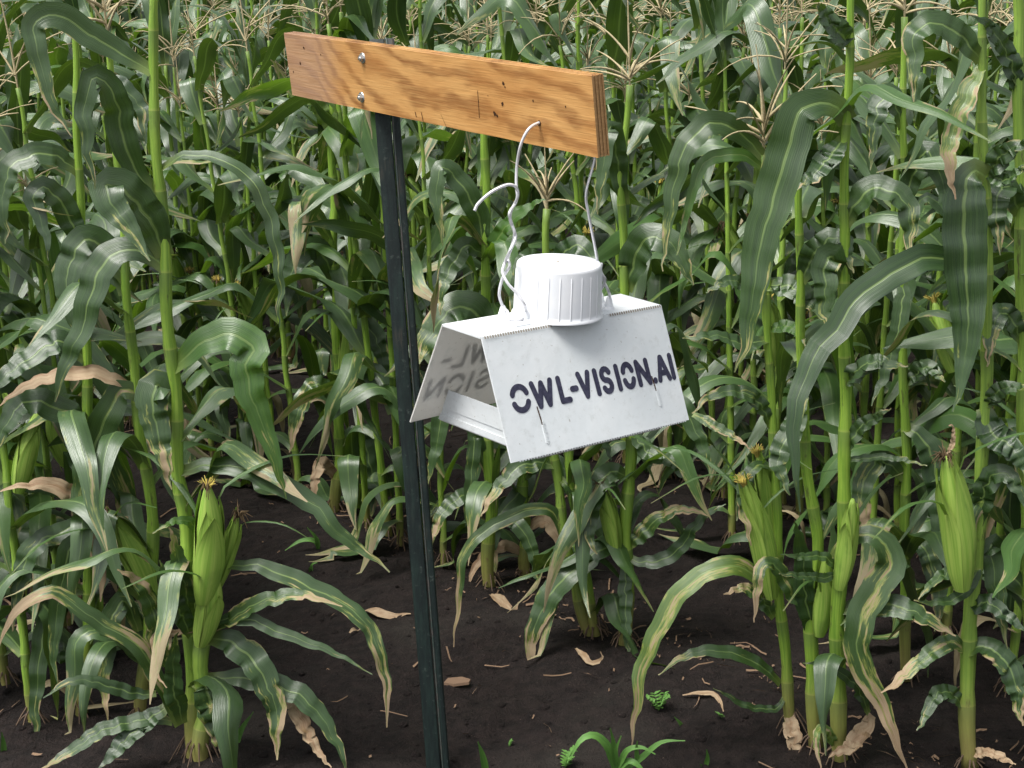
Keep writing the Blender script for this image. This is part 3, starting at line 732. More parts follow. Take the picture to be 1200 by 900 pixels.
# ribbed round lid
lc = hit(TM, 653, 369, 2); LR, LH = .0805, .1
lid = Geo(); prof = [(LR + .004, .0006), (LR + .004, .005), (LR + .0005, .0065), (LR, .012), (LR - .002, LH - .008), (LR - .003, LH - .003), (LR - .006, LH), (LR - .012, LH - .001), (LR - .015, LH - .0022), (.03, LH - .0018), (.008, LH - .0006), (.0, LH - .0004)]
sd_ = 92; V = []; Fs = []
for i, (r, z) in enumerate(prof):
    for k in range(sd_):
        a = 2 * math.pi * k / sd_; V.append((lc.x + r * math.cos(a), lc.y + r * math.sin(a), z))
for i in range(len(prof) - 1):
    for k in range(sd_): Fs.append((i * sd_ + k, i * sd_ + (k + 1) % sd_, (i + 1) * sd_ + (k + 1) % sd_, (i + 1) * sd_ + k))
lido = lid.add(V, Fs).build('lid', M['lid'], trap)
for k in range(24):
    a = 2 * math.pi * k / 24 + .09; g = Geo(); dd = Vector((math.cos(a), math.sin(a), 0)); c = Vector((lc.x, lc.y, 0)); tt = Vector((-dd.y, dd.x, 0))
    pr = [(.0, .0075, .0015), (.0, LH - .016, .0013), (-.0022, LH - .0105, .0009)]
    V = []
    for o_, z, w in pr:
        rr = LR - .002 * (z - .012) / (LH - .02) + o_
        V += [c + dd * (rr - .001) - tt * w + Vector((0, 0, z)), c + dd * (rr + .0009) - tt * w * .5 + Vector((0, 0, z)), c + dd * (rr + .0009) + tt * w * .5 + Vector((0, 0, z)), c + dd * (rr - .001) + tt * w + Vector((0, 0, z))]
    g.add(V, [(i * 4 + j, i * 4 + j + 1, i * 4 + j + 5, i * 4 + j + 4) for i in range(2) for j in range(3)]).build('lid_rib', M['lid'], lido)
g = Geo(); g.tube([(lc.x - .004, lc.y, LH - .001), (lc.x - .004, lc.y, LH + .0012)], [.003, .002], 8, 0); g.build('lid_stud', M['perf'], lido)
# lugs that hold the wire
for px, py, ang in ((589, 373, .3), (616, 377, .3), (713, 362, .3), (703, 357, .3)):
    p = hit(TM, px, py, 2); g = Geo()
    for (w0, d0, z0, w1, d1, z1) in ((.0125, .011, .0004, .0095, .008, .006), (.0095, .008, .006, .0055, .0045, .021), (.0055, .0045, .021, .003, .0025, .0245)):
        vs = []
        for (w, d, z) in ((w0, d0, z0), (w1, d1, z1)):
            for k in range(10):
                a = 2 * math.pi * k / 10; vs.append((p.x + w * math.cos(a), p.y + d * math.sin(a), z))
        g.add(vs, [(k, (k + 1) % 10, 10 + (k + 1) % 10, 10 + k) for k in range(10)] + [tuple(range(19, 9, -1))[::-1]])
    g.build('lug', M['lid'], trap)
g = Geo(); a, b = hit(TM, 583, 377, 2), hit(TM, 622, 381, 2)
g.box((min(a.x, b.x), min(a.y, b.y), .0006), (max(a.x, b.x), max(a.y, b.y), .0035)); g.build('lug_plate', M['lid'], trap, smooth=False)

# ------------------------------------------------------------------ the wire it hangs by
hole = BM @ hit(BM, 632, 144, 1); lug_l = TM @ (hit(TM, 589, 373, 2) + Vector((0, 0, .02))); lug_m = TM @ (hit(TM, 616, 377, 2) + Vector((0, 0, .02))); lug_r = TM @ (hit(TM, 713, 362, 2) + Vector((0, 0, .018)))
wire = empty('hanging_wire', hole, 'twisted bare wire looped through the board and down to the white trap', 'wire')
def yl(py, a, b): return a.y + (b.y - a.y) * min(1, max(0, (py - 145) / 215))
W0 = -wire.location
def strand(name, ps, a, b, r=.0029, twist=None):
    pts = []
    for q in ps:
        if isinstance(q, Vector): pts.append(q); continue
        pts.append(at(q[0], q[1], yl(q[1], a, b) + (q[2] if len(q) > 2 else -.01)))
    n = 14 * len(pts); C = catmull(pts, n)
    Geo().tube([c + W0 for c in C], r, 8).build(name, M['wire'], wire)
strand('strand', [hole + Vector((.02, .02, .0)), hole, (620, 151, -.02), (611, 168, -.02), (606, 192), (605, 216), (606, 232, -.016), (599, 247, -.006), (598, 258, -.014), (603, 273, -.018), (600, 288, -.006), (595, 302, -.012), (597, 312, -.02), (589, 326), (585, 345), lug_l], hole, lug_l)
strand('strand', [(556, 247, -.03), (561, 238, -.03), (576, 225, -.03), (593, 217, -.024), (603, 218, -.018), (607, 226, -.004), (604, 238, -.002), (597, 250, -.018), (600, 263, -.006), (604, 278, -.004), (598, 293, -.018), (592, 307, -.004), (589, 319, -.012), (595, 332, -.02), (606, 344, -.02), (614, 356, -.02), lug_m], hole, lug_m)
strand('strand', [lug_l, lug_l + Vector((.008, -.006, -.006)), (597, 373, -.01), (608, 375, -.012), lug_m - Vector((0, 0, .008))], lug_l, lug_m, .0025)
h2 = BM @ (hit(BM, 660, 150, 1) + Vector((0, B_T + .004, 0)))
h3 = BM @ (hit(BM, 681, 178, 1) + Vector((.0, B_T + .006, 0)))
strand('strand', [hole + Vector((.02, .02, 0)), h2, h3, (687, 225, .02), (690, 252, .01), (697, 288, .0), (701, 310, -.0), (706, 322, -.01), (709, 327, -.01), (707, 335, -.01), (703, 340, .0)], h3, lug_r, .0026)
strand('strand', [(705, 309, -.01), (704, 318, .0), (708, 330, -.0), (713, 341, -.005), lug_r + Vector((.002, 0, .006)), lug_r - Vector((0, 0, .008))], h3, lug_r, .0026)
# ------------------------------------------------------------------ the front plants, leaf by leaf
hrg = random.Random(11); UP = Vector((0, 0, 1))
class Hero:
    def __init__(s, label, base_px, Y=None):
        b = ground_pt(*base_px); s.Y = Y or b.y
        if Y: b = at(base_px[0], base_px[1], Y); b.z = soil_height(b.x, b.y)
        s.b = Vector((b.x, b.y, soil_height(b.x, b.y)))
        s.root = empty('corn_plant', s.b, label, 'corn plant', 'corn plants in the field')
    def P(s, px, py, dyy=0.0): return at(px, py, s.Y + dyy) - s.b
    def stalk(s, ps, w0, w1, nodes):
        P = [s.P(*q) for q in ps]
        k = s.Y / FPX / 2 * 1.02
        g = Geo(); s.C = stalk_geo(g, P, w0 * k, w1 * k, nodes, 10); g.build('stalk', M['stalk'], s.root); brace_roots(s.root, w0 * k * .9, hrg, s.C[0] - Vector((0, 0, s.C[0].z))); return s
    def leaf(s, ps, w, m='g', dtip=-.09, d0=0.0, k=0.55, wave=None, flip=1, torn=0.0, bw=.5):
        wave = wave or (.4 if m == 't' else (.13 if m in 'gb' else .14)); torn = torn or (.5 if m == 't' else (.3 if m in 'dy' else .12)); n = len(ps); P = [s.P(q[0], q[1], d0 + (q[2] if len(q) > 2 else dtip * i / (n - 1))) for i, q in enumerate(ps)]
        N_ = 36; C = catmull(P, N_); S = []; sd0 = hrg.uniform(0, 50); ja = .0035 * min(1, w / 20)
        C = [c + Vector((noise.noise(Vector((i * .42, sd0, 1))), noise.noise(Vector((i * .42, sd0, 5))), noise.noise(Vector((i * .42, sd0, 9))))) * ja * 2 * min(1, i / 5) for i, c in enumerate(C)]
        kk = k * hrg.uniform(.6, 1.5)
        for i in range(N_):
            T = (C[min(i + 1, N_ - 1)] - C[max(i - 1, 0)]).normalized()
            V = (CAM - s.b - C[i]).normalized(); V = (V - T * V.dot(T)).normalized()
            U_ = UP - T * UP.dot(T)
            Nn = (V + U_ * kk + T.cross(V) * .25 * math.sin(i * .16 + kk * 9)).normalized()
            S.append(T.cross(Nn))
        wm = w * (s.Y * cF.y) / FPX * 1.12
        blade(Geo(), C, S, wm, 9, wave, .13, hrg.random() * .98 + .01, 0, hrg.uniform(0, 6), hrg.uniform(1.5, 2.2), bw, torn).build('leaf', M[m], s.root)
        return s
    def ear(s, b, t, w, silk='dark', d=-.03, nleaf=3):
        ear_parts(s.root, s.P(b[0], b[1], d), s.P(t[0], t[1], d - .02), w * .87 * s.Y / FPX / 2, hrg, silk, nleaf=nleaf); return s
    def extra(s, cnt, lo, hi, mats='gggbd'):
        for q in range(cnt):
            f_ = lo + (hi - lo) * (q + hrg.random()) / cnt; low_ = f_ < .3
            p = s.C[int(f_ * (len(s.C) - 1))]
            proc_leaf(Geo(), hrg, p, hrg.uniform(0, 6.28), hrg.uniform(.34, .52), hrg.uniform(.048, .072), hrg.uniform(.5, 1.0), hrg.uniform(1.9, 3.0), hrg.uniform(.2, .5), hrg.choice([.12, .2, .4, .7]), hrg.uniform(-1.3, 1.3), rnd=hrg.random() * .98 + .01, side_bend=hrg.uniform(-.8, .8)).build('leaf', M[hrg.choice(mats if not low_ else 'ddgg')], s.root)
        return s
    def tassel(s, p, h, nb, seed):
        tassel_geo(Geo(), random.Random(seed), s.P(*p), h, nb, 5, 9, .0030).build('tassel', M['tassel'], s.root); return s

# left group
a = Hero('tall bright stalk at left rising out of the picture, with long drooping leaves', (228, 893))
a.stalk([(229, 900), (224, 760), (217, 620), (210, 560), (206, 480), (200, 415), (193, 300), (184, 170), (178, 85), (182, 0), (185, -60)], 21, 9, 11)
a.leaf([(178, 84), (140, 62), (100, 36), (72, 20), (48, 20), (38, 30), (44, 60), (58, 115), (82, 158)], 29, 'g', k=.3)
a.leaf([(190, 197), (202, 189), (220, 182), (248, 184), (284, 201), (306, 230), (322, 280), (328, 330), (326, 385)], 19, 'g', k=.9)
a.leaf([(204, 430), (215, 421), (238, 400), (272, 391), (297, 408), (288, 428), (296, 470), (318, 525), (335, 585)], 40, 'b', k=.5)
a.leaf([(209, 553), (245, 546), (290, 552), (335, 572), (372, 594), (410, 634), (456, 668)], 27, 'g', k=.6)
a.leaf([(196, 315), (168, 296), (135, 298), (113, 325), (98, 375), (75, 435), (63, 472)], 36, 'g', k=.4)
a.leaf([(184, 230), (164, 206), (147, 172), (138, 130), (128, 100), (110, 92), (99, 118), (104, 178), (111, 222)], 32, 'g', k=.3)
a.leaf([(193, 300), (178, 262), (150, 226), (124, 218), (132, 238), (155, 275), (176, 305)], 44, 'g', k=.3, dtip=-.12)
a.leaf([(207, 500), (196, 470), (184, 452), (178, 470), (186, 515), (194, 545), (200, 575)], 40, 'd')
b = Hero('front left corn plant holding a fat green ear with dark silk', (238, 898))
b.stalk([(238, 903), (237, 850), (238, 790), (236, 720), (237, 650)], 21, 17, 5)
b.ear((238, 706), (243, 570), 40, 'mixed', -.05, 2)
b.ear((235, 756), (250, 668), 34, None, -.03, 1)
b.ear((246, 700), (278, 604), 22, 'dark', -.0, 1)
b.leaf([(250, 666), (275, 662), (305, 664), (336, 675), (376, 694), (404, 709), (430, 732), (445, 768), (453, 806), (452, 852)], 25, 'd', k=.9)
b.leaf([(243, 742), (262, 730), (283, 717), (318, 701), (353, 697), (400, 711)], 20, 'd')
b.leaf([(240, 730), (262, 726), (291, 727), (335, 744), (390, 764), (436, 790)], 16, 'g')
b.leaf([(244, 748), (277, 755), (304, 786), (322, 832), (325, 890)], 36, 'd', k=.35)
b.leaf([(243, 795), (298, 796), (352, 816), (380, 846), (398, 878), (408, 905)], 29, 'g')
b.leaf([(330, 818), (346, 832), (360, 858), (372, 880), (388, 900)], 20, 't')
b.leaf([(232, 800), (240, 806), (251, 832), (260, 862), (266, 896)], 40, 'd', k=.3)
b.leaf([(202, 846), (178, 842), (145, 848), (108, 863), (74, 886), (46, 902)], 22, 'd')
b.leaf([(210, 850), (196, 818), (178, 786), (160, 757), (117, 730), (80, 702), (53, 694), (28, 708), (8, 732), (-2, 760)], 24, 'd', k=.8)
b.leaf([(183, 813), (160, 813), (133, 806), (100, 797), (76, 801), (52, 818)], 17, 'g')
b.leaf([(196, 828), (168, 848), (142, 872), (116, 902)], 26, 'g')
b.leaf([(226, 740), (205, 742), (184, 744), (180, 760), (184, 790), (196, 806)], 10, 't')
b.leaf([(214, 848), (204, 810), (204, 770), (208, 740)], 25, 'g', k=.2)
b.leaf([(224, 745), (209, 716), (195, 690), (186, 655)], 24, 'g', k=.2)
b.leaf([(222, 720), (217, 690), (208, 650), (199, 618)], 22, 'd', k=.2)
b.leaf([(200, 780), (192, 768), (184, 735), (172, 700), (157, 678), (136, 668)], 28, 'd', k=.4)
b.leaf([(240, 640), (225, 612), (200, 612), (180, 625)], 13, 'b')
c = Hero('leaning corn plant behind the front left ear with a second pale ear', (160, 846))
c.stalk([(163, 850), (172, 760), (180, 650), (176, 590), (167, 520), (158, 450), (148, 330), (140, 210), (128, 80), (126, 40)], 17, 7, 10)
c.ear((178, 705), (124, 600), 34, 'dark', -.03, 2)
c.leaf([(170, 472), (155, 458), (140, 460), (124, 488), (107, 532), (99, 575), (103, 620), (118, 668), (119, 705)], 36, 'd', k=.4)
c.leaf([(160, 458), (133, 444), (100, 436), (60, 442), (25, 455), (-5, 478)], 20, 't', k=.7, torn=.4)
c.leaf([(150, 610), (118, 602), (70, 572), (35, 568), (-5, 576)], 22, 't', k=.7, torn=.4)
c.leaf([(162, 740), (148, 705), (133, 720), (125, 762), (122, 800), (127, 845)], 25, 'd', k=.2)
c.leaf([(165, 700), (120, 660), (85, 640), (70, 700), (62, 760), (66, 800)], 26, 'g', k=.3)
c.leaf([(150, 330), (120, 290), (95, 284), (78, 330), (90, 400)], 34, 'g', k=.4)
c.tassel((126, 42), .2, 9, 4)
d = Hero('left edge corn plant with a broad folded leaf, nearest the picture edge', (96, 838))
d.stalk([(96, 845), (104, 700), (106, 560), (100, 400), (95, 280), (90, 120), (86, 20)], 16, 7, 10)
d.leaf([(93, 202), (75, 188), (55, 181), (33, 183), (10, 200), (3, 240), (8, 285)], 26, 'g', k=.5)
d.leaf([(98, 300), (80, 250), (55, 222), (38, 232), (52, 270), (58, 305)], 28, 'g', k=.4)
d.leaf([(101, 500), (70, 480), (30, 470), (5, 500), (-8, 540)], 32, 'g')
d.leaf([(103, 600), (80, 620), (40, 640), (22, 690), (14, 740)], 26, 'd', k=.4)
d.leaf([(104, 690), (70, 700), (50, 750), (42, 820), (45, 880)], 24, 'g', k=.3)
d.leaf([(100, 420), (70, 400), (35, 420), (10, 436), (-20, 470)], 30, 'g')
d.leaf([(92, 150), (110, 110), (140, 100), (165, 130), (170, 170)], 26, 'g')

# second row, middle: plants behind and under the trap
e = Hero('corn plant under the trap with a striped tan leaf hanging over bare soil', (733, 762))
e.stalk([(733, 766), (735, 690), (733, 640), (737, 560), (741, 500), (738, 430), (733, 340), (728, 230), (730, 180), (738, 100)], 18, 7, 10)
e.leaf([(733, 643), (706, 643), (683, 662), (652, 685), (632, 722), (622, 765), (634, 798)], 33, 'd', k=.5)
e.leaf([(738, 640), (750, 628), (772, 608), (800, 597), (832, 604)], 22, 'd')
e.leaf([(733, 655), (733, 690), (733, 730), (738, 775)], 16, 'g', k=.2)
e.leaf([(735, 650), (752, 660), (790, 648), (820, 610), (850, 590)], 18, 'g')
e.leaf([(737, 560), (715, 552), (698, 580), (690, 620), (700, 650)], 26, 'g')
e.leaf([(741, 500), (770, 470), (800, 480), (822, 520), (832, 560)], 26, 'g')
e.leaf([(738, 500), (760, 530), (790, 540), (812, 575)], 20, 'g')
e.leaf([(733, 340), (745, 300), (760, 278), (790, 290), (812, 335)], 36, 'g')
e.leaf([(732, 240), (722, 170), (716, 150), (706, 190), (700, 250)], 24, 'g')
e.ear((722, 650), (704, 570), 22, 'dark', -.02, 2)
e.tassel((738, 100), .2, 10, 12)
f = Hero('corn plant with two slanting stalks of bright green below the trap', (692, 748))
f.stalk([(694, 752), (684, 725), (672, 680), (660, 612), (650, 540), (642, 440), (640, 330), (641, 245)], 13, 8, 9)
f.stalk([(700, 752), (692, 710), (681, 650), (673, 600), (668, 540), (660, 420)], 13, 9, 7)
f.leaf([(664, 640), (648, 600), (620, 598), (596, 606), (568, 622), (545, 650), (538, 700), (530, 758)], 16, 'd', k=.4)
f.leaf([(652, 545), (625, 542), (604, 551), (578, 580), (563, 606)], 22, 'd', k=.5)
f.leaf([(655, 560), (690, 590), (720, 600), (745, 640)], 18, 'g')
f.leaf([(642, 445), (620, 410), (590, 420), (575, 470)], 26, 'g')
f.leaf([(646, 520), (672, 490), (700, 500), (716, 540)], 22, 'g')
f.leaf([(640, 330), (622, 300), (608, 330), (600, 380)], 24, 'g')
f.leaf([(641, 330), (668, 290), (690, 300), (700, 360)], 24, 'g')
f.tassel((641, 248), .17, 11, 9)
h = Hero('corn plant beside the post with a pale striped leaf hanging past the trap corner', (574, 692))
h.stalk([(574, 696), (572, 640), (576, 580), (570, 500), (566, 400), (570, 300), (568, 180), (570, 120)], 16, 8, 9)
h.leaf([(572, 560), (562, 524), (556, 512), (553, 545), (549, 585), (551, 640)], 17, 'd', k=.2)
h.leaf([(573, 590), (545, 580), (520, 600), (505, 640)], 20, 'd')
h.leaf([(566, 470), (545, 455), (522, 470), (512, 520), (500, 570)], 24, 'g')
h.leaf([(566, 400), (560, 370), (530, 362), (500, 400), (488, 430)], 40, 'g', k=.8)
h.leaf([(570, 300), (555, 240), (520, 196), (512, 230), (520, 290)], 26, 'g', k=.4)
h.leaf([(569, 310), (590, 270), (625, 240), (640, 234)], 20, 'b')
h.leaf([(575, 620), (600, 610), (622, 640), (630, 690)], 20, 'g')
h.leaf([(570, 300), (545, 290), (520, 330), (515, 370)], 22, 'g')
j = Hero('corn plant just right of the post with brown dead leaves at its foot', (616, 672))
j.stalk([(616, 676), (614, 600), (608, 500), (604, 420)], 15, 10, 7)
j.leaf([(615, 620), (640, 610), (660, 640), (668, 690)], 18, 't', torn=.4)
j.leaf([(614, 600), (590, 590), (575, 640), (580, 700)], 20, 'd')
j.leaf([(612, 560), (640, 540), (672, 560), (690, 600)], 22, 'g')
j.leaf([(616, 650), (590, 640), (560, 660), (548, 690)], 14, 't', torn=.4)

# right group
k_ = Hero('slender tasselled corn plant right of the trap with narrow lower leaves', (928, 862))
k_.stalk([(928, 868), (922, 790), (913, 690), (910, 600), (908, 545), (902, 440), (899, 330), (897, 240), (895, 182)], 15, 7, 9)
k_.tassel((895, 185), .235, 13, 21)
k_.ear((905, 700), (872, 566), 30, 'yellow', -.05, 3)
k_.ear((900, 655), (888, 532), 24, 'yellow', .02, 3)
k_.leaf([(914, 700), (898, 690), (872, 664), (840, 664), (808, 684), (775, 728), (752, 785), (745, 830), (740, 878)], 27, 'y', k=.5)
k_.leaf([(914, 802), (893, 781), (850, 764), (805, 768), (772, 790)], 19, 'g')
k_.leaf([(920, 815), (908, 830), (877, 828), (836, 806)], 10, 'g')
k_.leaf([(922, 836), (926, 850), (931, 872), (923, 905)], 20, 't', k=.2)
k_.leaf([(907, 724), (890, 698), (868, 690), (848, 697)], 19, 'd')
k_.leaf([(904, 500), (888, 470), (862, 459), (830, 466), (812, 484)], 20, 'd', k=.8)
k_.leaf([(812, 486), (830, 494), (850, 505), (879, 525)], 13, 'd')
k_.leaf([(898, 338), (880, 336), (853, 329), (826, 344)], 17, 'g', k=.9)
k_.leaf([(900, 336), (925, 335), (946, 352), (968, 374)], 26, 'g')
k_.leaf([(901, 386), (922, 382), (936, 390), (944, 406)], 15, 'b')
k_.leaf([(900, 398), (870, 404), (840, 393), (798, 398)], 22, 'g', k=.9)
k_.leaf([(896, 186), (870, 158), (840, 144), (815, 156), (796, 190), (784, 260), (776, 318)], 28, 'g', k=.6)
k_.leaf([(897, 200), (870, 182), (832, 186), (814, 215), (802, 265), (793, 300)], 16, 'b', k=.4)
k_.leaf([(908, 550), (885, 545), (870, 580), (880, 640)], 16, 'd')
l = Hero('right hand corn plant with a broad leaf folded over and hanging, thick lower stalk', (985, 893))
l.stalk([(985, 900), (982, 800), (981, 740), (987, 650), (990, 560), (990, 440), (989, 300), (992, 133), (997, 45), (998, -40)], 21, 8, 11)
l.leaf([(993, 142), (980, 125), (960, 122), (938, 128), (928, 160), (912, 215), (896, 268), (884, 325), (876, 390), (863, 436)], 46, 'g', k=.4)
l.leaf([(990, 262), (1000, 242), (1014, 226), (1038, 221), (1056, 232), (1066, 260), (1064, 305)], 34, 'g', k=.8)
l.leaf([(989, 162), (972, 184), (955, 203), (934, 222)], 28, 'g')
l.leaf([(980, 655), (990, 638), (1012, 626), (1036, 638), (1046, 660), (1030, 684), (1013, 717), (1004, 752), (1014, 790), (1032, 824), (1050, 868), (1062, 905)], 36, 'd', k=.4)
l.leaf([(984, 668), (965, 652), (940, 652), (916, 650)], 13, 'g')
l.leaf([(985, 676), (950, 676), (912, 672)], 12, 'g')
l.leaf([(984, 715), (1027, 708), (1068, 716), (1120, 745)], 32, 'd', k=1.0)
l.leaf([(1018, 836), (1002, 802), (968, 780), (940, 777)], 17, 'g')
l.leaf([(1022, 838), (1003, 868), (972, 888)], 22, 't')
l.leaf([(984, 885), (970, 858), (957, 860), (962, 905)], 13, 'y', k=.3)
l.leaf([(990, 530), (1010, 500), (1026, 490), (1044, 478)], 18, 'g')
l.leaf([(990, 540), (1030, 536), (1060, 539), (1086, 546)], 13, 'g', k=1.2)
l.leaf([(990, 450), (1002, 438), (1024, 424), (1064, 430)], 26, 'g', k=.9)
l.leaf([(996, 50), (985, 40), (972, 25), (958, 2)], 28, 'g')
l.leaf([(990, 330), (975, 300), (966, 315), (968, 370), (974, 400)], 32, 'g', k=.2)
l.ear((984, 690), (999, 585), 25, None, -.02, 1)
m = Hero('short corn plant in the right hand clump with stained brown lower stalk', (957, 877))
m.stalk([(957, 882), (952, 800), (950, 720), (958, 640), (945, 540), (940, 440), (937, 300), (936, 200), (934, 110)], 19, 7, 10)
m.ear((960, 745), (968, 650), 26, None, -.03, 1)
m.leaf([(942, 465), (930, 500), (912, 540), (925, 580)], 26, 'g')
m.leaf([(951, 745), (945, 700), (938, 640), (930, 612)], 26, 'g', k=.2)
m.leaf([(938, 330), (960, 290), (985, 280), (1000, 320)], 30, 'g')
m.leaf([(954, 720), (932, 700), (905, 660), (890, 672), (884, 730)], 20, 'd')
n_ = Hero('far right corn plant with a fat pale green ear and brown silk', (1136, 897))
n_.stalk([(1137, 902), (1133, 830), (1134, 768), (1143, 660), (1148, 593), (1156, 433), (1157, 300), (1155, 205), (1150, 117), (1152, 0), (1154, -50)], 21, 8, 11)
n_.ear((1128, 690), (1108, 536), 44, 'dark', -.06, 2)
n_.leaf([(1110, 532), (1116, 520), (1117, 500), (1112, 498)], 6, 't', dtip=0, d0=-.08)
n_.leaf([(1155, 207), (1142, 200), (1131, 218), (1130, 280), (1134, 380), (1128, 440), (1118, 482)], 50, 'g', k=.3, d0=-.02)
n_.leaf([(1150, 72), (1135, 50), (1112, 31), (1092, 28), (1072, 40), (1070, 75), (1070, 125)], 30, 'g', k=.5)
n_.leaf([(1150, 80), (1136, 104), (1116, 152), (1112, 190), (1117, 232)], 24, 'y', k=.3)
n_.leaf([(1154, 206), (1175, 182), (1205, 165)], 26, 'g')
n_.leaf([(1154, 204), (1180, 210), (1205, 190)], 18, 'g')
n_.leaf([(1157, 332), (1130, 306), (1100, 302), (1066, 308), (1016, 340), (980, 384), (945, 438), (932, 478), (930, 530), (938, 600)], 33, 'g', k=.4, dtip=-.2)
n_.leaf([(1156, 474), (1175, 456), (1205, 452)], 20, 'g')
n_.leaf([(1153, 478), (1164, 510), (1182, 520), (1206, 560)], 36, 'g', k=.3)
n_.leaf([(1146, 665), (1118, 668), (1094, 682), (1076, 702)], 14, 'g')
n_.leaf([(1148, 650), (1135, 690), (1105, 706), (1072, 704)], 16, 'g')
n_.leaf([(1134, 720), (1153, 706), (1180, 722), (1206, 744)], 22, 'g')
n_.leaf([(1133, 762), (1112, 752), (1090, 767), (1063, 790), (1032, 812)], 22, 'd')
n_.leaf([(1133, 764), (1150, 758), (1172, 768), (1190, 800), (1198, 850)], 34, 'd', k=.8)
n_.leaf([(1131, 828), (1113, 812), (1098, 814), (1086, 836), (1076, 856)], 20, 'g')
n_.leaf([(1136, 884), (1160, 882), (1190, 896)], 14, 't')
n_.leaf([(1144, 620), (1160, 560), (1185, 560), (1204, 600)], 26, 'g')
o_ = Hero('corn plant cut by the right edge of the picture', (1212, 880))
o_.stalk([(1214, 886), (1206, 700), (1200, 500), (1197, 300), (1194, 100), (1192, -30)], 18, 12, 10)
o_.leaf([(1198, 400), (1180, 366), (1164, 380), (1156, 430)], 26, 'd')
o_.leaf([(1206, 700), (1175, 660), (1160, 640), (1170, 700), (1180, 760)], 28, 'g')
o_.leaf([(1196, 250), (1180, 220), (1168, 235), (1172, 300)], 34, 'g')
o_.leaf([(1194, 110), (1180, 60), (1158, 30), (1140, 20)], 22, 'g')
p_ = Hero('corn plant in the second row between the tasselled plant and the far right ear', (1062, 790), None)
p_.stalk([(1062, 796), (1060, 660), (1062, 520), (1057, 380), (1060, 220), (1058, 100), (1060, 20)], 14, 7, 10)
p_.leaf([(1058, 320), (1056, 365), (1040, 430), (1020, 475)], 20, 'g', k=.2)
p_.leaf([(1061, 450), (1086, 430), (1108, 448)], 20, 'g')
p_.leaf([(1060, 560), (1030, 540), (1010, 580), (1020, 640)], 26, 'd')
p_.leaf([(1061, 500), (1085, 520), (1100, 580), (1094, 640)], 30, 'g')
p_.leaf([(1060, 240), (1082, 180), (1100, 200), (1110, 260)], 28, 'g')
p_.leaf([(1060, 650), (1080, 640), (1100, 690), (1096, 740)], 24, 'd')
p_.leaf([(1058, 150), (1044, 110), (1028, 130), (1020, 200)], 26, 'g')
p_.tassel((1060, 22), .2, 9, 31)
q_ = Hero('thin corn plant with an orange drying leaf near the left end of the board', (392, 604))
q_.stalk([(392, 608), (398, 520), (396, 420), (392, 300), (390, 200), (388, 100)], 14, 8, 10)
q_.leaf([(389, 160), (372, 120), (345, 110), (325, 80), (318, 70)], 18, 'y', k=.4)
q_.leaf([(390, 190), (400, 140), (416, 134), (428, 165), (438, 205)], 22, 'y', k=.3)
q_.leaf([(393, 330), (370, 290), (345, 310), (335, 370)], 26, 'g')
q_.leaf([(396, 420), (420, 380), (442, 400), (455, 450)], 26, 'g')
q_.leaf([(397, 470), (370, 450), (350, 480), (340, 530)], 24, 'd')
q_.leaf([(397, 520), (420, 510), (436, 560), (430, 620)], 24, 'd')
q_.leaf([(395, 560), (375, 545), (366, 590)], 18, 't')
q_.ear((400, 460), (408, 338), 20, 'yellow', -.02, 2)
for hh, n1, lo1, hi1 in ((e, 12, .12, .7), (f, 11, .12, .8), (h, 12, .12, .85), (j, 12, .1, .95), (c, 5, .1, .8), (d, 5, .1, .8), (m, 4, .55, .95), (p_, 6, .1, .9), (o_, 6, .1, .9), (q_, 5, .15, .9), (a, 5, .08, .5), (c, 5, .1, .5), (d, 6, .08, .5), (o_, 5, .1, .5), (p_, 4, .1, .4), (l, 2, .1, .3)):
    hh.extra(n1, lo1, hi1)
# ------------------------------------------------------------------ rows of corn filling the field behind
frg = random.Random(23)
protos = []
GROUP = 'corn plants in the field'
for i in range(18):
    protos.append(make_plant(random.Random(100 + i), [1.24, 1.32, 1.44, 1.52, 1.3, 1.54][i % 6], i % 3 != 2, i % 4 != 3, None, GROUP))
used = [False] * len(protos)
def field_label(i, px, k):
    what = {(1, 1): 'corn plant with ear and tassel', (1, 0): 'corn plant with ear but no tassel', (0, 1): 'corn plant with tassel but no ear', (0, 0): 'leafy corn plant without ear or tassel'}[(i % 3 != 2, i % 4 != 3)]
    zone = [z for lim, z in ((70, 'at the left edge'), (200, 'behind the tall left stalk'), (330, 'left of the board'), (440, 'under the bolted end of the board'),
            (560, 'just right of the post'), (700, 'behind the white trap'), (830, 'right of the free board end'), (960, 'behind the slender tasselled plant'),
            (1080, 'behind the broad folded leaf'), (9999, 'at the right edge')) if px < lim][0]
    return what + (', nearest rows ' if k < 70 else (', middle rows ' if k < 160 else ', back rows ')) + zone
RD = Vector((-.63, .776, 0)).normalized(); RN = Vector((.776, .63, 0))
spots, outer = [], []
for row in range(0, 30):
    c = 1.79 + 1.03 * row
    t = -14.0
    while t < 26:
        t += .11 * frg.uniform(.75, 1.3)
        p = RN * c + RD * t + RN * frg.gauss(0, .03) + RD * 0
        if p.y < 3.1 or p.y > 25: continue
        b, tp = project(p), project(p + Vector((0, 0, 1.3)))
        lo, hi = min(b[0], tp[0]), max(b[0], tp[0])
        mg = 420 / p.y * 1.0
        wide = hi < -mg or lo > 1200 + mg                          # just beyond the frame: part of the far mass
        if hi < -650 or lo > 1850: continue
        if row == 0 and (b[0] > 130 or p.y < 3.85): continue          # the first row ends at the plants built above
        if row == 1 and (b[0] > 556 or (b[0] > 360 and b[0] < 420)): continue
        if row == 1 and p.y < 4.65: continue
        (outer if wide else spots).append((p.y + .15 * abs(p.x), p, b[0]))
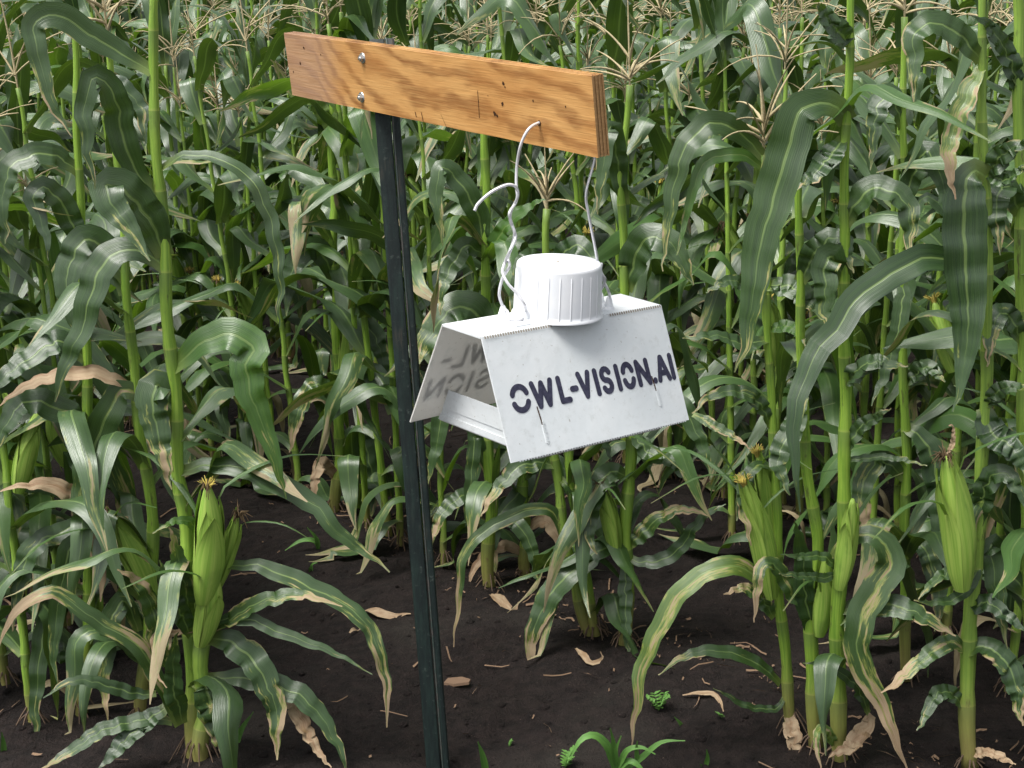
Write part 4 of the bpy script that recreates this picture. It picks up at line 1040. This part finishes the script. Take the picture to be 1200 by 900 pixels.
for q in ((38, 846), (8, 800), (72, 768), (118, 772), (1182, 806), (1108, 748), (1018, 700), (1165, 720), (858, 640), (905, 668)):
    p = ground_pt(*q); spots.append((p.y + .15 * abs(p.x), Vector((p.x, p.y, 0)), q[0]))
spots.sort(key=lambda s: s[0])
N_IND = 278
for k, (dist, p, px) in enumerate(spots[:N_IND]):
    i = frg.randrange(len(protos))
    if k < len(protos): i = k
    o = protos[i] if not used[i] else copy_tree(protos[i])
    used[i] = True
    o.location = (p.x, p.y, soil_height(p.x, p.y)); o.rotation_euler = (frg.gauss(0, .03), frg.gauss(0, .03), frg.uniform(0, 6.28))
    s = frg.uniform(.9, 1.12); o.scale = (s, s, s)
    o['label'] = field_label(i, px, k)
# beyond the 300 that show largest: one mass
low = [low_plant(random.Random(500 + i), 1.36 + .07 * (i % 4)) for i in range(8)]
arr = []
for g in low:
    arr.append((np.array(g.v, np.float32), g.f, np.array(g.uv, np.float32), g.mi, np.array(g.rnd, np.float32)))
BV, BF, BU, BM_, BR = [], [], [], [], []; off = 0
for k, (dist, p, px) in enumerate(spots[N_IND:] + outer):
    if p.y > 12 and frg.random() < .4: continue
    v, f, uv_, mi_, rn = arr[frg.randrange(len(arr))]
    a = frg.uniform(0, 6.28); s = frg.uniform(.92, 1.14); ca, sa = math.cos(a) * s, math.sin(a) * s
    q = np.empty_like(v); q[:, 0] = v[:, 0] * ca - v[:, 1] * sa + p.x; q[:, 1] = v[:, 0] * sa + v[:, 1] * ca + p.y; q[:, 2] = v[:, 2] * s
    BV.append(q); BF += [tuple(i + off for i in ff) for ff in f]; BU.append(uv_); BM_ += mi_; BR.append((rn + frg.random()) % 1.0 + .001); off += len(v)
g = Geo(); g.v = np.concatenate(BV).tolist(); g.f = BF; g.uv = np.concatenate(BU).tolist(); g.mi = BM_; g.rnd = np.concatenate(BR).tolist()
print('far plants', len(spots) - N_IND + len(outer), 'faces', len(BF))
far = g.build('far_corn', [M[x] for x in MATS] + [M['stalk'], M['tassel']])
tag(far, 'far rows of corn whose leaves and tassels run together behind the nearer rows', 'corn', kind='stuff')

# ------------------------------------------------------------------ weeds, dry leaves and a splinter on the soil
def blades(name, base_px, label, cat, lst, mat='weed', group=None):
    b = ground_pt(*base_px); b.z = soil_height(b.x, b.y)
    root = empty(name, b, label, cat, group)
    for ps, w in lst:
        P = [at(x, y, b.y - .04 * i / len(ps)) - b for i, (x, y) in enumerate(ps)]
        C = catmull(P, 14); S = []
        for i in range(14):
            T = (C[min(i + 1, 13)] - C[max(i - 1, 0)]).normalized(); V = (CAM - b - C[i]).normalized(); N = (V + UP * .8); N = (N - T * N.dot(T)).normalized(); S.append(T.cross(N))
        blade(Geo(), C, S, w * b.y / FPX, 5, .06, .3, .2).build('leaf', M[mat], root)
blades('grass_weed', (722, 900), 'broad bladed grass weed sprouting at the bottom edge right of the post', 'weed',
       [([(720, 902), (712, 876), (696, 862), (680, 868), (668, 890)], 13), ([(722, 900), (719, 872), (715, 853)], 8), ([(724, 902), (735, 880), (752, 876), (768, 884)], 9), ([(728, 905), (750, 890), (775, 870), (803, 868)], 9), ([(722, 905), (735, 893), (745, 895), (760, 910)], 10), ([(724, 900), (722, 880), (728, 862)], 6), ([(748, 905), (746, 880), (747, 868)], 7)])
blades('grass_weed', (565, 902), 'single light green grass shoot near the foot of the post', 'weed', [([(570, 910), (566, 888), (560, 869)], 10)])
blades('grass_weed', (284, 880), 'small bright grass shoot beside the front left stalk', 'weed', [([(277, 876), (283, 856), (297, 834)], 9), ([(278, 886), (288, 878), (304, 880), (322, 890)], 8)])
blades('grass_weed', (368, 646), 'little curved seedling on the soil left of the post', 'weed', [([(374, 646), (368, 634), (352, 634), (334, 645)], 7), ([(373, 646), (371, 632), (360, 618)], 6)])
blades('grass_weed', (365, 672), 'tiny two bladed sprout below the curved seedling', 'weed', [([(364, 674), (366, 662), (372, 659)], 5), ([(364, 674), (362, 665)], 4)])
blades('grass_weed', (8, 870), 'thin grass shoot in the bottom left corner', 'weed', [([(5, 890), (4, 872), (2, 858)], 8), ([(16, 898), (17, 885)], 6)])
blades('grass_weed', (797, 850), 'short light grass blade in the soil right of the centre', 'weed', [([(802, 862), (798, 850), (790, 840)], 8), ([(806, 880), (802, 866)], 6)])
blades('grass_weed', (826, 890), 'grass sprout at the bottom edge left of the slender tasselled plant', 'weed', [([(826, 903), (829, 890), (828, 878)], 7), ([(826, 903), (820, 895)], 6)])
wr = random.Random(77)
def sprig(px, py, label, n, hpx, lp):
    b = ground_pt(px, py); b.z = soil_height(b.x, b.y); root = empty('leafy_weed', b, label, 'weed'); k = b.y / FPX
    for s in range(n):
        a = wr.uniform(0, 6.28); tip = Vector((math.cos(a) * hpx * .5, math.sin(a) * hpx * .5, hpx * wr.uniform(.6, 1.1))) * k
        C = catmull([Vector((0, 0, 0)), tip * .5 + Vector((0, 0, hpx * .12 * k)), tip], 6); Geo().tube(C, [.0012 - .0001 * i for i in range(6)], 4, 0, cap=False).build('stem', M['weed'], root)
        for i in range(1, 6):
            for q in (-1, 1):
                d = Vector((math.cos(a + q * 1.4), math.sin(a + q * 1.4), .5)).normalized(); ln = lp * k * wr.uniform(.7, 1.2)
                Cc = [C[i] + d * ln * t / 5 + Vector((0, 0, -.15 * ln * (t / 5) ** 2)) for t in range(6)]
                blade(Geo(), Cc, [d.cross(UP).normalized()] * 6, ln * .55, 5, .02, .2, .3, base_w=.3).build('leaf', M['weed'], root)
sprig(662, 888, 'small feathery broadleaf weed left of the grass weed at the bottom', 4, 24, 9)
sprig(772, 838, 'small leafy weed with oval leaves in the soil under the hanging striped leaf', 4, 26, 9)
sprig(596, 862, 'tiny seedling alone on the bare soil right of the post', 1, 7, 5)
sprig(846, 850, 'tiny two leaved seedling at the left of the slender tasselled plant', 1, 8, 7)
def litter(name, pts, wpx, label, cat, mat):
    P = [ground_pt(*q) for q in pts]; C = catmull(P, 14)
    b = C[0].copy(); b.z = soil_height(b.x, b.y)
    C = [Vector((q.x, q.y, soil_height(q.x, q.y) + .006 + .006 * math.sin(i * .5))) - b for i, q in enumerate(C)]
    S = []
    for i in range(14):
        T = (C[min(i + 1, 13)] - C[max(i - 1, 0)]).normalized(); S.append((Matrix.Rotation(.15 + .03 * i, 3, T) @ T.cross(UP)).normalized())
    o = blade(Geo(), C, S, wpx * b.y / FPX * 1.1, 5, .3, .3, .2, base_w=.35).build(name, M[mat], None); o.location = b
    tag(o, label, cat)
litter('dry_leaf', [(427, 720), (445, 725), (462, 727), (482, 729)], 12, 'curled tan dry leaf lying on soil just left of the post', 'dry leaf', 't')
litter('dry_leaf', [(410, 742), (418, 738), (424, 733)], 7, 'short pale husk scrap lying left of the larger dry leaf', 'dry leaf', 't')
litter('dry_leaf', [(575, 705), (588, 716), (600, 722), (608, 712)], 12, 'crumpled tan leaf heaped at the foot of the middle row', 'dry leaf', 't')
litter('dry_leaf', [(675, 775), (690, 790), (706, 786), (704, 776)], 8, 'curled root like dry strip on the soil below the trap', 'dry leaf', 't')
litter('dry_leaf', [(800, 826), (820, 826), (842, 832), (848, 846)], 7, 'tangled brown dry strip on the soil left of the tasselled plant', 'dry leaf', 't')
# flat wood splinter
b = ground_pt(536, 801); b.z = soil_height(b.x, b.y) + .004; k = b.y / FPX
g = Geo(); V = []
outl = [(-17, 2), (-12, -4), (6, -4), (17, 1), (15, 5), (-4, 6)]
for z in (0, .006):
    for x, y in outl: V.append((x * k, -y * k * 2.0 + (.002 if z else 0), z + .0004 * x * .3))
g.add(V, [tuple(range(6)), tuple(range(11, 5, -1))[::1]] + [(i, (i + 1) % 6, 6 + (i + 1) % 6, 6 + i) for i in range(6)])
o = g.build('wood_chip', M['straw'], None, smooth=False); o.location = b; tag(o, 'flat brown splinter of wood on the bare soil right of the post', 'wood chip')
